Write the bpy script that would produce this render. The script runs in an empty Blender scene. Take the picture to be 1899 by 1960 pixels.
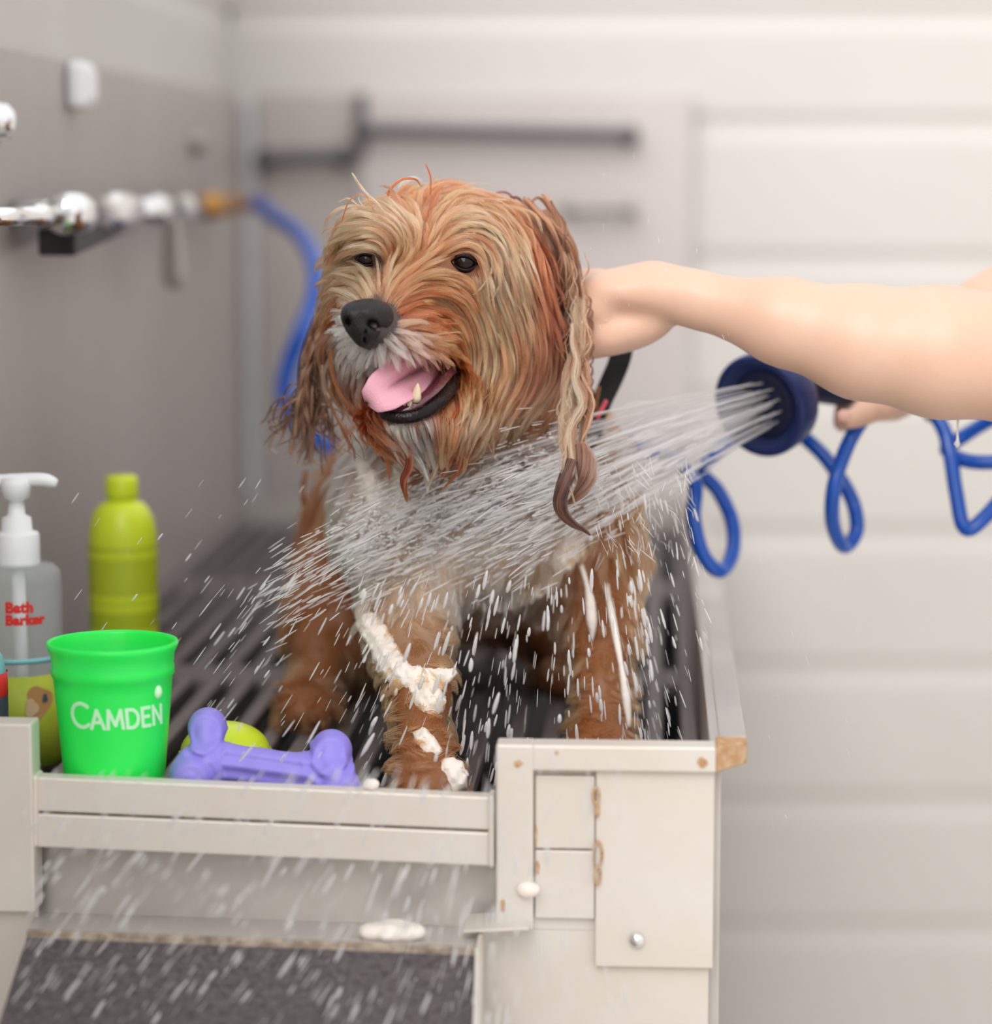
import bpy, bmesh, math, random
import numpy as np
from mathutils import Vector, Matrix

# ------------------------------------------------------------------ camera, light, exposure
SC = bpy.context.scene
FPX = 5040.0                     # focal length in pixels of the 1899 px wide frame
TH = math.atan(630.0 / FPX)      # camera looks down by this much
GZ = 0.85                        # height of the tub's grate
CAMZ = GZ + 0.415
YF = 1.795                       # distance of the sharp plane (the dog's face)

cam = bpy.data.cameras.new('camera')
cam.sensor_fit = 'HORIZONTAL'
cam.sensor_width = 36.0
cam.lens = 36.0 * FPX / 1899.0
cam.clip_start = 0.05
cam.dof.use_dof = True
cam.dof.focus_distance = YF
cam.dof.aperture_fstop = 2.5
camo = bpy.data.objects.new('camera', cam)
camo.location = (0, 0, CAMZ)
camo.rotation_euler = (math.pi / 2 - TH, 0, 0)
SC.collection.objects.link(camo)
SC.camera = camo

SC.view_settings.view_transform = 'Standard'
SC.view_settings.look = 'None'
SC.view_settings.exposure = 0.17
SC.view_settings.gamma = 1.0
SC.view_settings.use_curve_mapping = False

world = bpy.data.worlds.new('sky')
SC.world = world
world.use_nodes = True
nt = world.node_tree
nt.nodes.clear()
wo = nt.nodes.new('ShaderNodeOutputWorld')
bg = nt.nodes.new('ShaderNodeBackground')
tc = nt.nodes.new('ShaderNodeTexCoord')
sep = nt.nodes.new('ShaderNodeSeparateXYZ')
ramp = nt.nodes.new('ShaderNodeValToRGB')
mr = nt.nodes.new('ShaderNodeMapRange')
mr.inputs['From Min'].default_value = -1.0
mr.inputs['From Max'].default_value = 1.0
nt.links.new(tc.outputs['Generated'], sep.inputs[0])
nt.links.new(sep.outputs['Z'], mr.inputs['Value'])
nt.links.new(mr.outputs['Result'], ramp.inputs['Fac'])
ramp.color_ramp.elements[0].position = 0.40
ramp.color_ramp.elements[0].color = (0.66, 0.62, 0.58, 1)
ramp.color_ramp.elements[1].position = 0.62
ramp.color_ramp.elements[1].color = (0.985, 0.985, 1.0, 1)
nt.links.new(ramp.outputs['Color'], bg.inputs['Color'])
bg.inputs['Strength'].default_value = 1.04
nt.links.new(bg.outputs[0], wo.inputs[0])

sun = bpy.data.lights.new('sun', 'SUN')
sun.energy = 2.5
sun.angle = math.radians(50)
sun.color = (1.0, 0.97, 0.93)
suno = bpy.data.objects.new('sun', sun)
sd = Vector((0.36, 0.95, -0.64)).normalized()      # direction the light travels
suno.rotation_euler = sd.to_track_quat('-Z', 'Y').to_euler()
suno.location = (-1, -2, 4)
SC.collection.objects.link(suno)

SC.cycles.use_denoising = True
SC.cycles.max_bounces = 8
SC.cycles.transparent_max_bounces = 12
SC.cycles.caustics_reflective = False
SC.cycles.caustics_refractive = False
SC.cycles_curves.shape = 'RIBBONS' if hasattr(SC, 'cycles_curves') else None

RND = random.Random(7)
NR = np.random.default_rng(11)
COL = SC.collection

# ------------------------------------------------------------------ placing helpers
cT, sT = math.cos(TH), math.sin(TH)
PHI = math.radians(3.435)        # the tub is turned this much against the back wall
cP, sP = math.cos(PHI), math.sin(PHI)

def ray(px, py):
    u = (px - 949.5) / FPX
    v = -(py - 980.0) / FPX
    return np.array([u, cT + v * sT, -sT + v * cT])

CAM = np.array([0.0, 0.0, CAMZ])

def P(px, py, Y):
    """point of the place seen in direction (px, py) at distance Y in front of the camera wall-wise"""
    d = ray(px, py)
    return CAM + d * (Y / d[1])

def Pg(px, Y, z=GZ):
    """same, at a given height instead of a given row"""
    u = (px - 949.5) / FPX
    # solve v so that z matches
    k = (z - CAMZ) / Y
    v = (k * cT + sT) / (cT - k * sT)
    d = np.array([u, cT + v * sT, -sT + v * cT])
    return CAM + d * (Y / d[1])

def T(a, b, z):
    """tub frame to world"""
    return np.array([a * cP + b * sP, -a * sP + b * cP, z])

def tub(px, py, b):
    """tub-frame coordinates (a, z) where the ray meets the plane at tub depth b"""
    d = ray(px, py)
    bd = d[0] * sP + d[1] * cP
    p = CAM + d * (b / bd)
    return p[0] * cP - p[1] * sP, p[2]

def tubz(px, py, z):
    d = ray(px, py)
    p = CAM + d * ((z - CAMZ) / d[2])
    return p[0] * cP - p[1] * sP, p[0] * sP + p[1] * cP

# ------------------------------------------------------------------ object helpers
def srgb(r, g, b):
    def f(c):
        c = c / 255.0
        return c / 12.92 if c <= 0.04045 else ((c + 0.055) / 1.055) ** 2.4
    return (f(r), f(g), f(b))

def tag(o, label=None, cat=None, group=None, kind=None):
    if label: o['label'] = label
    if cat: o['category'] = cat
    if group: o['group'] = group
    if kind: o['kind'] = kind
    return o

def empty(name, loc=(0, 0, 0), label=None, cat=None, group=None):
    o = bpy.data.objects.new(name, None)
    o.empty_display_size = 0.05
    o.location = [float(c) for c in loc]
    COL.objects.link(o)
    return tag(o, label, cat, group)

def world_of(o):
    if o.parent is None:
        return o.matrix_basis.copy()
    return world_of(o.parent) @ o.matrix_parent_inverse @ o.matrix_basis

def put(o, parent=None):
    COL.objects.link(o)
    if parent is not None:
        o.parent = parent
        o.matrix_parent_inverse = world_of(parent).inverted()
    return o

def mesh_obj(name, verts, faces, m, parent=None, smooth=True, colors=None):
    me = bpy.data.meshes.new(name)
    me.from_pydata([tuple(map(float, v)) for v in verts], [], [tuple(map(int, f)) for f in faces])
    me.update()
    if smooth:
        me.polygons.foreach_set('use_smooth', [True] * len(me.polygons))
    if colors is not None:
        at = me.color_attributes.new('tint', 'FLOAT_COLOR', 'POINT')
        c4 = np.ones((len(verts), 4), dtype=np.float32)
        c4[:, :3] = colors
        at.data.foreach_set('color', c4.ravel())
    if m is not None:
        for mm in (m if isinstance(m, (list, tuple)) else [m]):
            me.materials.append(mm)
    o = bpy.data.objects.new(name, me)
    return put(o, parent)

class MB:
    """collects shapes for one mesh"""
    def __init__(s):
        s.v, s.f = [], []
    def add(s, v, f):
        n = len(s.v)
        s.v += [tuple(map(float, q)) for q in v]
        s.f += [tuple(i + n for i in q) for q in f]
        return s
    def hexa(s, c):
        return s.add(c, [(0, 3, 2, 1), (4, 5, 6, 7), (0, 1, 5, 4), (1, 2, 6, 5), (2, 3, 7, 6), (3, 0, 4, 7)])
    def box(s, a0, a1, b0, b1, z0, z1, fr=T):
        c = [fr(a0, b0, z0), fr(a1, b0, z0), fr(a1, b1, z0), fr(a0, b1, z0), fr(a0, b0, z1), fr(a1, b0, z1), fr(a1, b1, z1), fr(a0, b1, z1)]
        return s.hexa(c)
    def build(s, name, m, parent=None, bevel=0.0, seg=2, smooth=False):
        bm = bmesh.new()
        vs = [bm.verts.new(q) for q in s.v]
        for f in s.f:
            try:
                bm.faces.new([vs[i] for i in f])
            except ValueError:
                pass
        bmesh.ops.recalc_face_normals(bm, faces=bm.faces)
        if bevel > 0:
            bmesh.ops.bevel(bm, geom=[e for e in bm.edges if len(e.link_faces) == 2 and e.calc_face_angle(0) > 0.5], offset=bevel, segments=seg, profile=0.5, affect='EDGES', clamp_overlap=True)
        me = bpy.data.meshes.new(name)
        bm.to_mesh(me)
        bm.free()
        if smooth:
            me.polygons.foreach_set('use_smooth', [True] * len(me.polygons))
        me.materials.append(m)
        o = bpy.data.objects.new(name, me)
        return put(o, parent)

def W(x, y, z):
    return np.array([x, y, z])

def frames(pts):
    """tangent, normal, binormal along a polyline (parallel transport)"""
    pts = np.asarray(pts, float)
    t = np.gradient(pts, axis=0)
    t /= np.linalg.norm(t, axis=1)[:, None] + 1e-12
    n = np.zeros_like(t)
    a = np.array([0, 0, 1.0]) if abs(t[0][2]) < 0.9 else np.array([1.0, 0, 0])
    n[0] = np.cross(t[0], a)
    n[0] /= np.linalg.norm(n[0])
    for i in range(1, len(t)):
        q = n[i - 1] - t[i] * np.dot(n[i - 1], t[i])
        n[i] = q / (np.linalg.norm(q) + 1e-12)
    return t, n, np.cross(t, n)

def tube(pts, rad, seg=12, caps=True):
    pts = np.asarray(pts, float)
    r = np.broadcast_to(np.asarray(rad, float), (len(pts),))
    t, n, b = frames(pts)
    th = np.linspace(0, 2 * math.pi, seg, endpoint=False)
    v = pts[:, None, :] + r[:, None, None] * (np.cos(th)[None, :, None] * n[:, None, :] + np.sin(th)[None, :, None] * b[:, None, :])
    v = v.reshape(-1, 3)
    f = []
    for i in range(len(pts) - 1):
        for j in range(seg):
            k = (j + 1) % seg
            f.append((i * seg + j, i * seg + k, (i + 1) * seg + k, (i + 1) * seg + j))
    if caps:
        f.append(tuple(range(seg))[::-1])
        f.append(tuple((len(pts) - 1) * seg + j for j in range(seg)))
    return v, f

def catmull(pts, n=8):
    p = np.asarray(pts, float)
    if len(p) < 3:
        s = np.linspace(0, 1, n + 1)[:, None]
        return p[0] * (1 - s) + p[-1] * s
    q = np.vstack([2 * p[0] - p[1], p, 2 * p[-1] - p[-2]])
    out = []
    for i in range(1, len(q) - 2):
        for k in range(n):
            t = k / n
            out.append(0.5 * ((2 * q[i]) + (q[i + 1] - q[i - 1]) * t + (2 * q[i - 1] - 5 * q[i] + 4 * q[i + 1] - q[i + 2]) * t * t
                              + (3 * q[i] - q[i - 1] - 3 * q[i + 1] + q[i + 2]) * t ** 3))
    out.append(p[-1])
    return np.array(out)

def resample(p, n):
    p = np.asarray(p, float)
    s = np.concatenate([[0], np.cumsum(np.linalg.norm(np.diff(p, axis=0), axis=1))])
    q = np.linspace(0, s[-1], n)
    return np.stack([np.interp(q, s, p[:, k]) for k in range(p.shape[1])], 1)

def lathe(profile, seg=48, close=True):
    """profile: list of (radius, height); axis z"""
    v, f = [], []
    for r, z in profile:
        for j in range(seg):
            th = 2 * math.pi * j / seg
            v.append((r * math.cos(th), r * math.sin(th), z))
    for i in range(len(profile) - 1):
        for j in range(seg):
            k = (j + 1) % seg
            f.append((i * seg + j, i * seg + k, (i + 1) * seg + k, (i + 1) * seg + j))
    if close:
        f.append(tuple(range(seg))[::-1])
        f.append(tuple((len(profile) - 1) * seg + j for j in range(seg)))
    return np.array(v), f

# ------------------------------------------------------------------ materials
def mat(name, color, rough=0.5, metal=0.0, spec=0.5, trans=0.0, ior=1.45, sss=0.0, bump=0.0, bscale=200.0, var=0.0, vscale=6.0, col2=None, alpha=1.0, coat=0.0, attr=None, stretch=None, sss_rad=(1, 0.35, 0.2), detail=4.0):
    m = bpy.data.materials.new(name)
    m.use_nodes = True
    t = m.node_tree
    p = t.nodes['Principled BSDF']
    p.inputs['Base Color'].default_value = (*color, 1)
    p.inputs['Roughness'].default_value = rough
    p.inputs['Metallic'].default_value = metal
    p.inputs['Specular IOR Level'].default_value = spec
    p.inputs['Transmission Weight'].default_value = trans
    p.inputs['IOR'].default_value = ior
    p.inputs['Alpha'].default_value = alpha
    p.inputs['Coat Weight'].default_value = coat
    if sss > 0:
        p.inputs['Subsurface Weight'].default_value = sss
        p.inputs['Subsurface Scale'].default_value = 0.008
        p.inputs['Subsurface Radius'].default_value = sss_rad
    src = None
    if attr:
        a = t.nodes.new('ShaderNodeAttribute')
        a.attribute_name = attr
        src = a.outputs['Color']
        t.links.new(src, p.inputs['Base Color'])
    tcn = t.nodes.new('ShaderNodeTexCoord')
    vec = tcn.outputs['Object']
    if stretch:
        mp = t.nodes.new('ShaderNodeMapping')
        mp.inputs['Scale'].default_value = stretch
        t.links.new(vec, mp.inputs['Vector'])
        vec = mp.outputs['Vector']
    if col2 is not None:
        n = t.nodes.new('ShaderNodeTexNoise')
        n.inputs['Scale'].default_value = vscale
        n.inputs['Detail'].default_value = detail
        n.inputs['Roughness'].default_value = 0.6
        t.links.new(vec, n.inputs['Vector'])
        r = t.nodes.new('ShaderNodeMapRange')
        r.inputs['From Min'].default_value = 0.5 - 0.5 * (1 - var)
        r.inputs['From Max'].default_value = 0.5 + 0.5 * (1 - var)
        t.links.new(n.outputs['Fac'], r.inputs['Value'])
        x = t.nodes.new('ShaderNodeMix')
        x.data_type = 'RGBA'
        t.links.new(r.outputs['Result'], x.inputs['Factor'])
        x.inputs[6].default_value = (*color, 1)
        if src is not None:
            t.links.new(src, x.inputs[6])
        x.inputs[7].default_value = (*col2, 1)
        t.links.new(x.outputs[2], p.inputs['Base Color'])
    if bump > 0:
        n = t.nodes.new('ShaderNodeTexNoise')
        n.inputs['Scale'].default_value = bscale
        n.inputs['Detail'].default_value = 3.0
        t.links.new(vec, n.inputs['Vector'])
        bb = t.nodes.new('ShaderNodeBump')
        bb.inputs['Strength'].default_value = bump
        bb.inputs['Distance'].default_value = 0.002
        t.links.new(n.outputs['Fac'], bb.inputs['Height'])
        t.links.new(bb.outputs['Normal'], p.inputs['Normal'])
    return m

M = {}
M['siding'] = mat('painted_siding', srgb(205, 202, 198), 0.6, bump=0.05, bscale=60, col2=srgb(198, 194, 189), var=0.3, vscale=2.5)
M['steel_wall'] = mat('brushed_steel_wall', (0.53, 0.485, 0.46), 0.42, metal=0.25, col2=(0.42, 0.38, 0.36), var=0.35, vscale=2.2, stretch=(3.0, 3.0, 0.5))
M['steel_back'] = mat('satin_steel_panel', (0.60, 0.55, 0.54), 0.42, metal=0.2, col2=(0.52, 0.47, 0.46), var=0.35, vscale=2.5, stretch=(1, 1, 0.5))
M['tub'] = mat('weathered_tub_steel', srgb(220, 216, 210), 0.40, metal=0.1, col2=srgb(216, 205, 192), var=0.45, vscale=14, bump=0.12, bscale=90, detail=6)
M['tub_in'] = mat('inner_tub_steel', srgb(184, 178, 174), 0.38, metal=0.4, col2=srgb(212, 206, 200), var=0.4, vscale=9)
M['rust'] = mat('rust', srgb(172, 120, 66), 0.9, col2=srgb(205, 180, 150), var=0.5, vscale=160)
M['grate'] = mat('grey_plastic_grate', srgb(104, 97, 97), 0.5, col2=srgb(124, 116, 115), var=0.4, vscale=30, bump=0.1, bscale=150)
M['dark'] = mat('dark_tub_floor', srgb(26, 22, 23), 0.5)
M['mat'] = mat('black_grip_mat', srgb(62, 54, 57), 0.55, col2=srgb(104, 97, 99), var=0.62, vscale=240, bump=0.6, bscale=600, detail=6)
M['chrome'] = mat('chrome', (0.86, 0.86, 0.86), 0.12, metal=1.0)
M['greymetal'] = mat('grey_metal', srgb(165, 158, 152), 0.35, metal=0.8)
M['brass'] = mat('brass', srgb(190, 140, 70), 0.35, metal=0.9)
M['black'] = mat('black_rubber', srgb(22, 22, 24), 0.45)
M['rail'] = mat('dark_grey_rail', srgb(96, 94, 96), 0.45, metal=0.4)
M['hose'] = mat('blue_hose', srgb(8, 82, 184), 0.28, spec=0.6, coat=0.3, sss=0.0)
M['nozzle'] = mat('navy_plastic', srgb(26, 44, 98), 0.36, spec=0.5)
M['nozzle_dark'] = mat('dark_navy_plastic', srgb(14, 26, 62), 0.4)
M['green'] = mat('bright_green_plastic', srgb(46, 252, 96), 0.35, sss=0.5, sss_rad=(0.4, 1, 0.5))
M['print'] = mat('white_print', srgb(206, 255, 214), 0.5)
M['lime'] = mat('lime_plastic', srgb(216, 236, 54), 0.33, sss=0.25, sss_rad=(1, 1, 0.3))
M['olive'] = mat('olive_label', srgb(176, 196, 36), 0.4, col2=srgb(190, 206, 52), var=0.3, vscale=40)
M['white'] = mat('white_plastic', srgb(244, 246, 248), 0.3)
M['clear'] = mat('clear_plastic', (0.80, 0.86, 0.86), 0.08, alpha=0.26)
M['liquid'] = mat('clear_gel', (0.72, 0.80, 0.83), 0.05, trans=0.92, ior=1.15)
M['redprint'] = mat('red_print', srgb(226, 50, 44), 0.5)
M['yellowlabel'] = mat('yellow_green_label', srgb(196, 200, 60), 0.5, col2=srgb(150, 180, 50), var=0.4, vscale=70)
M['tanprint'] = mat('tan_print', srgb(196, 146, 92), 0.6)
M['teal'] = mat('pale_teal_plastic', srgb(140, 208, 214), 0.35)
M['slate'] = mat('slate_label', srgb(70, 84, 100), 0.45)
M['purple'] = mat('purple_rubber', srgb(150, 138, 230), 0.45, sss=0.1)
M['skin'] = mat('skin', srgb(222, 188, 166), 0.42, sss=0.2, col2=srgb(217, 176, 153), var=0.35, vscale=16, bump=0.05, bscale=500)
M['nail'] = mat('nail', srgb(236, 190, 176), 0.25)
M['shirt'] = mat('grey_cotton', srgb(120, 126, 136), 0.9, bump=0.2, bscale=400)
M['concrete'] = mat('concrete', srgb(218, 211, 202), 0.85, col2=srgb(204, 197, 188), var=0.3, vscale=5)
# ------------------------------------------------------------------ the setting
YB = 3.28                                              # back wall
xc = P(450, 600, YB)[0]                                # corner of the two walls
z_rows = [P(1600, r, YB)[2] for r in (-235, 30, 240, 501, 763, 1025, 1283, 1537, 1781)]
z_rows += [z_rows[-1] - 0.166 * k for k in (1, 2)]
z_rows = [z for z in z_rows if z > 0.03]
ZTOP = z_rows[0] + 0.1

def siding_profile(rows, ztop):
    """(offset towards the room, z) from the top down: flat boards, shallow coves between"""
    pr = [(0.0, ztop)]
    for z in rows:
        pr += [(0.0, z + 0.016), (-0.0045, z + 0.006), (-0.0045, z - 0.004), (0.0, z - 0.022)]
    pr.append((0.0, 0.0))
    return pr

def wall(name, p0, p1, nrm, m):
    """p0, p1: ends on plan; nrm points to the room"""
    v, f = [], []
    pr = siding_profile(z_rows, ZTOP)
    for (x, y) in (p0, p1):
        for o, z in pr:
            v.append((x + nrm[0] * o, y + nrm[1] * o, z))
    for (x, y) in (p0, p1):
        for z in (ZTOP, 0.0):
            v.append((x - nrm[0] * 0.12, y - nrm[1] * 0.12, z))
    n = len(pr)
    for i in range(n - 1):
        f.append((i, i + 1, n + i + 1, n + i))
    a = 2 * n
    f += [(0, n, a + 2, a), (n - 1, a + 1, a + 3, 2 * n - 1), (a, a + 2, a + 3, a + 1)]
    f += [tuple(list(range(n)) + [a + 1, a]), tuple(list(range(n, 2 * n)) + [a + 3, a + 2])]
    o = mesh_obj(name, v, f, m, smooth=False)
    tag(o, kind='structure')
    return o

aw = (xc * cP - YB * sP)                               # tub-frame offset of the left wall
wall('wall_back', (xc, YB), (3.2, YB), (0, -1), M['siding'])
l0, l1 = T(aw, -1.5, 0), T(aw, YB / cP - aw * sP / cP + 0.002, 0)
wall('wall_left', (l0[0], l0[1]), (l1[0], l1[1]), (cP, -sP), M['siding'])
g = MB().box(-4, 5, -4, 4.4, -0.1, 0.0, W).build('floor', M['concrete'])
tag(g, kind='structure')

# steel sheets on the walls behind and beside the tub
zt_b = P(700, 180, YB)[2]
x1, x2 = P(692, 400, YB)[0], P(1322, 400, YB)[0]
st = empty('steel_backsplash', (0.5 * (xc + x2), YB - 0.01, GZ), 'grey steel sheet behind the tub on the horizontal siding wall', 'wall panel')
MB().box(xc + 0.034, x1 - 0.001, YB - 0.012, YB - 0.001, 0.5, zt_b, W).build('sheet', M['steel_wall'], st, 0.001)
MB().box(x1, x2, YB - 0.022, YB - 0.001, 0.5, zt_b + 0.001, W).build('sheet', M['steel_back'], st, 0.002)
MB().box(x1 - 0.006, x1 + 0.008, YB - 0.03, YB - 0.02, P(700, 300, YB)[2], zt_b, W).build('seam', M['rail'], st, 0.002)

zt_l = tub(0, 90, (aw + 0.01) * FPX / (0 - 1255.0))[1]
sl = empty('steel_side_sheet', T(aw, 2.5, GZ), 'tall dull steel sheet on the side wall carrying the faucet', 'wall panel')
MB().box(aw + 0.001, aw + 0.012, 1.2, YB / cP - 0.07, 0.4, zt_l).build('sheet', M['steel_wall'], sl, 0.001)
MB().box(aw + 0.0125, aw + 0.03, YB - 0.045, YB - 0.012, 0.5, zt_l - 0.003).build('corner_strip', mat('pale_corner_strip', srgb(204, 202, 202), 0.45), sl, 0.004)

def grab(name, p0, p1, rad, m, label, group=None, stand=0.05):
    """bar along the back wall between two rows of points, bent to the wall at both ends"""
    a, b = P(*p0, YB - stand), P(*p1, YB - stand)
    back = np.array([0, stand - 0.018, 0])
    pts = np.vstack([[a + back], catmull([a + back * 0.35, a, a * 0.97 + b * 0.03, a * 0.5 + b * 0.5, a * 0.03 + b * 0.97, b, b + back * 0.35], 6), [b + back]])
    e = empty(name, 0.5 * (a + b), label, 'grab bar', group)
    v, f = tube(pts, rad, 12)
    mesh_obj('bar', v, f, m, e)
    for q in (a, b):
        vv, ff = lathe([(rad * 1.2, 0), (rad * 1.4, 0.002), (rad * 1.4, 0.006), (rad * 1.1, 0.008)], 24)
        vv = np.stack([vv[:, 0] + q[0], YB - 0.0215 - vv[:, 2], vv[:, 1] + q[2]], 1)
        mesh_obj('flange', vv, ff, m, e)
    return e

grab('grab_bar', (690, 247), (1208, 258), 0.0085, M['rail'], 'long dark grab bar high on the steel back panel')
grab('grab_bar', (1085, 398), (1208, 398), 0.006, M['greymetal'], 'short grey grab bar on the back panel just above the dog')
grab('grab_bar', (505, 303), (655, 297), 0.010, M['rail'], 'short dark grab bar on the back sheet beside the corner')

# fixtures on the side wall
def wall_b(px, a):
    return a * FPX / (px - 1255.0)

lamp = empty('wall_light', T(aw, wall_b(177, aw + .03), 1.35), 'small white box fixed to the top of the steel side sheet', 'wall box')
bz = wall_b(177, aw + 0.03)
(ax_, zt0), (_, zb0) = tub(177, 118, bz), tub(177, 210, bz)
MB().box(aw + 0.0125, aw + 0.030, bz - 0.022, bz + 0.022, zb0, zt0).build('housing', M['white'], lamp, 0.006)
MB().box(aw + 0.030, aw + 0.033, bz - 0.014, bz + 0.014, zb0 + 0.008, zt0 - 0.008).build('cover', M['white'], lamp, 0.002)

for (px, py, r, lab) in ((4, 232, 0.014, 'round chrome bolt disc on the steel side sheet at the picture edge'), (383, 272, 0.012, 'small round steel bolt head on the side sheet near the corner')):
    bb = wall_b(px, aw + 0.02)
    a_, z_ = tub(px, py, bb)
    vv, ff = lathe([(r * 1.25, 0), (r * 1.3, 0.003), (r, 0.006), (r * 0.95, 0.012), (r * 0.5, 0.017), (r * 0.1, 0.018)], 24)
    vv = np.array([T(aw + 0.0125 + q[2], bb + q[0], z_ + q[1]) for q in vv])
    tag(mesh_obj('bolt_disc' if px < 50 else 'bolt_head', vv, ff, M['chrome'] if px < 50 else M['greymetal']), lab, 'fastener' if px < 50 else 'bolt')  # both round pieces are bolts, the one at the edge in chrome

af = aw + 0.060
def F(px, py):
    b = wall_b(px, af)
    a, z = tub(px, py, b)
    return T(a, b, z)
fz = F(200, 405)[2]
fau = empty('faucet', F(200, 405), 'chrome mixing faucet with a hanging lever on the steel side sheet', 'faucet')
def along(name, segs, m, parent):
    """segs: list of (px, radius) on the faucet's axis"""
    pts = np.array([T(af, wall_b(x, af), fz + 0.0) for x, r in segs])
    v, f = tube(pts, [r for x, r in segs], 24)
    return mesh_obj(name, v, f, m, parent)
along('inlet_pipe', [(-60, 0.007), (20, 0.007), (60, 0.007), (62, 0.009), (100, 0.009), (101, 0.007), (120, 0.007)], M['chrome'], fau)
along('valve_body', [(116, 0.010), (120, 0.0165), (150, 0.0175), (155, 0.014), (200, 0.0135), (205, 0.017), (235, 0.017), (240, 0.0165), (255, 0.012)], M['chrome'], fau)
along('outlet_pipe', [(252, 0.0105), (290, 0.0105), (292, 0.0135), (318, 0.0135), (320, 0.011), (345, 0.011), (347, 0.0135), (368, 0.0135)], M['chrome'], fau)
along('hose_fitting', [(369, 0.009), (384, 0.009), (385, 0.0135), (425, 0.0135), (427, 0.0115), (466, 0.011)], M['brass'], fau)
lv0 = T(af + 0.004, wall_b(322, af), fz - 0.012)
lv1 = F(333, 548)
lvp = catmull([lv0, lv0 * 0.6 + lv1 * 0.4, lv1], 6)
v, f = tube(lvp, np.interp(np.linspace(0, 1, len(lvp)), [0, 0.2, 0.75, 0.93, 1], [0.007, 0.0075, 0.011, 0.0115, 0.006]), 16)
mesh_obj('lever', v, f, mat('pale_zinc', srgb(196, 190, 184), 0.4, metal=0.2), fau)
for px in (135, 222):
    b_ = wall_b(px, af)
    v, f = tube([T(aw + 0.0125, b_, fz), T(af, b_, fz)], 0.011, 20)
    mesh_obj('wall_stub', v, f, M['chrome'], fau)
# black wedge standing in for the shadow under the valve
bk = MB()
b0, b1 = wall_b(140, af), wall_b(262, af)
bk.hexa([T(af - 0.03, b0, fz - 0.034), T(af + 0.0, b0, fz - 0.034), T(af + 0.0, b1, fz - 0.016), T(af - 0.03, b1, fz - 0.016),
         T(af - 0.03, b0, fz - 0.012), T(af + 0.0, b0, fz - 0.012), T(af + 0.0, b1, fz - 0.009), T(af - 0.03, b1, fz - 0.009)])
bk.build('shadow_wedge', M['black'], fau, 0.002)

# ------------------------------------------------------------------ tub
B0 = 1.65
tubo = empty('dog_wash_tub', T(-0.2, 2.4, 0.3), 'pale steel dog washing tub with a low gate and a step', 'tub')
a_r, zcap = tub(1371, 1428, B0)
a_ro, _ = tub(1431, 1420, B0 + 0.012)
_, zcapb = tub(1371, 1478, B0)
a_p0, _ = tub(950, 1600, B0)
a_p1, _ = tub(1021, 1600, B0)
_, zpb = tub(980, 1778, B0)
BE = 3.2
# corner rail (inverted L: bar plus post)
m_ = MB()
m_.box(a_p0, a_p1, B0 - 0.004, B0 + 0.018, zpb, zcap)
m_.build('post', M['tub'], tubo, 0.0015)
MB().box(a_p1 - 0.001, a_r, B0 - 0.0035, B0 + 0.018, zcapb, zcap - 0.0002).build('corner_rail', M['tub'], tubo, 0.0015)
cham = MB()
cham.hexa([T(a_r, B0 - 0.0035, zcapb), T(a_ro, B0 + 0.018, zcapb + 0.002), T(a_ro, B0 + 0.045, zcapb + 0.002), T(a_r, B0 + 0.03, zcapb),
           T(a_r, B0 - 0.0035, zcap), T(a_ro, B0 + 0.018, zcap - 0.0005), T(a_ro, B0 + 0.045, zcap - 0.0005), T(a_r, B0 + 0.03, zcap)])
cham.build('rail_end', M['rust'], tubo, 0.0012)
tag(bpy.data.objects['rail_end'], 'rust-spotted chamfered rail end')
# long side rim and inner wall
MB().box(a_r + 0.002, a_ro, B0 + 0.03, BE, zcapb, zcap).build('side_rim', M['tub_in'], tubo, 0.0015)
MB().box(a_r - 0.004, a_r + 0.004, B0 + 0.018, BE, 0.62, zcap - 0.001).build('side_wall', M['tub_in'], tubo, 0.001)
MB().box(a_r - 0.003, a_ro - 0.016, B0 + 0.03, BE, 0.2, 0.63).build('skirt', M['tub'], tubo, 0.001)
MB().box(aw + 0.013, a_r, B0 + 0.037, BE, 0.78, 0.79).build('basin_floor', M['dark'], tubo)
MB().box(aw + 0.013, a_r + 0.002, BE, BE + 0.01, 0.6, GZ + 0.03).build('rear_wall', M['tub_in'], tubo)
# side panels on the front, right of the post
a_s0, zs0 = tub(1141, 1480, B0 + 0.004)
a_s1, zs1 = tub(1364, 1852, B0 + 0.004)
MB().box(a_s0, a_s1, B0 + 0.002, B0 + 0.006, zs1, zs0 + 0.004).build('side_plate', M['tub'], tubo, 0.0006)
a_b1, _ = tub(1356, 1900, B0 + 0.008)
fs_ = MB().box(a_p0 + 0.004, a_b1, B0 + 0.0075, B0 + 0.012, zpb - 0.002, zs0 + 0.004)
fs_.box(a_p0 - 0.012, a_b1, B0 + 0.0075, B0 + 0.012, 0.35, zpb - 0.0022)
fs_.build('front_sheet', M['tub'], tubo, 0.0)
_, zq0 = tub(1080, 1484, B0 + 0.005); _, zq1 = tub(1080, 1623, B0 + 0.005); _, zq2 = tub(1080, 1627, B0 + 0.005); _, zq3 = tub(1080, 1757, B0 + 0.005)
MB().box(a_p1 + 0.001, a_s0 - 0.0006, B0 + 0.003, B0 + 0.007, zq1, zq0).build('hinge_plate', M['tub'], tubo, 0.0008)
MB().box(a_p1 + 0.001, a_s0 - 0.0006, B0 + 0.003, B0 + 0.007, zq3, zq2).build('hinge_plate', M['tub'], tubo, 0.0008)
a_rv, z_rv = tub(1219, 1801, B0)
vv, ff = lathe([(0.0052, 0), (0.0052, 0.001), (0.0046, 0.0025), (0.0028, 0.004), (0.0008, 0.0045)], 24)
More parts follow.
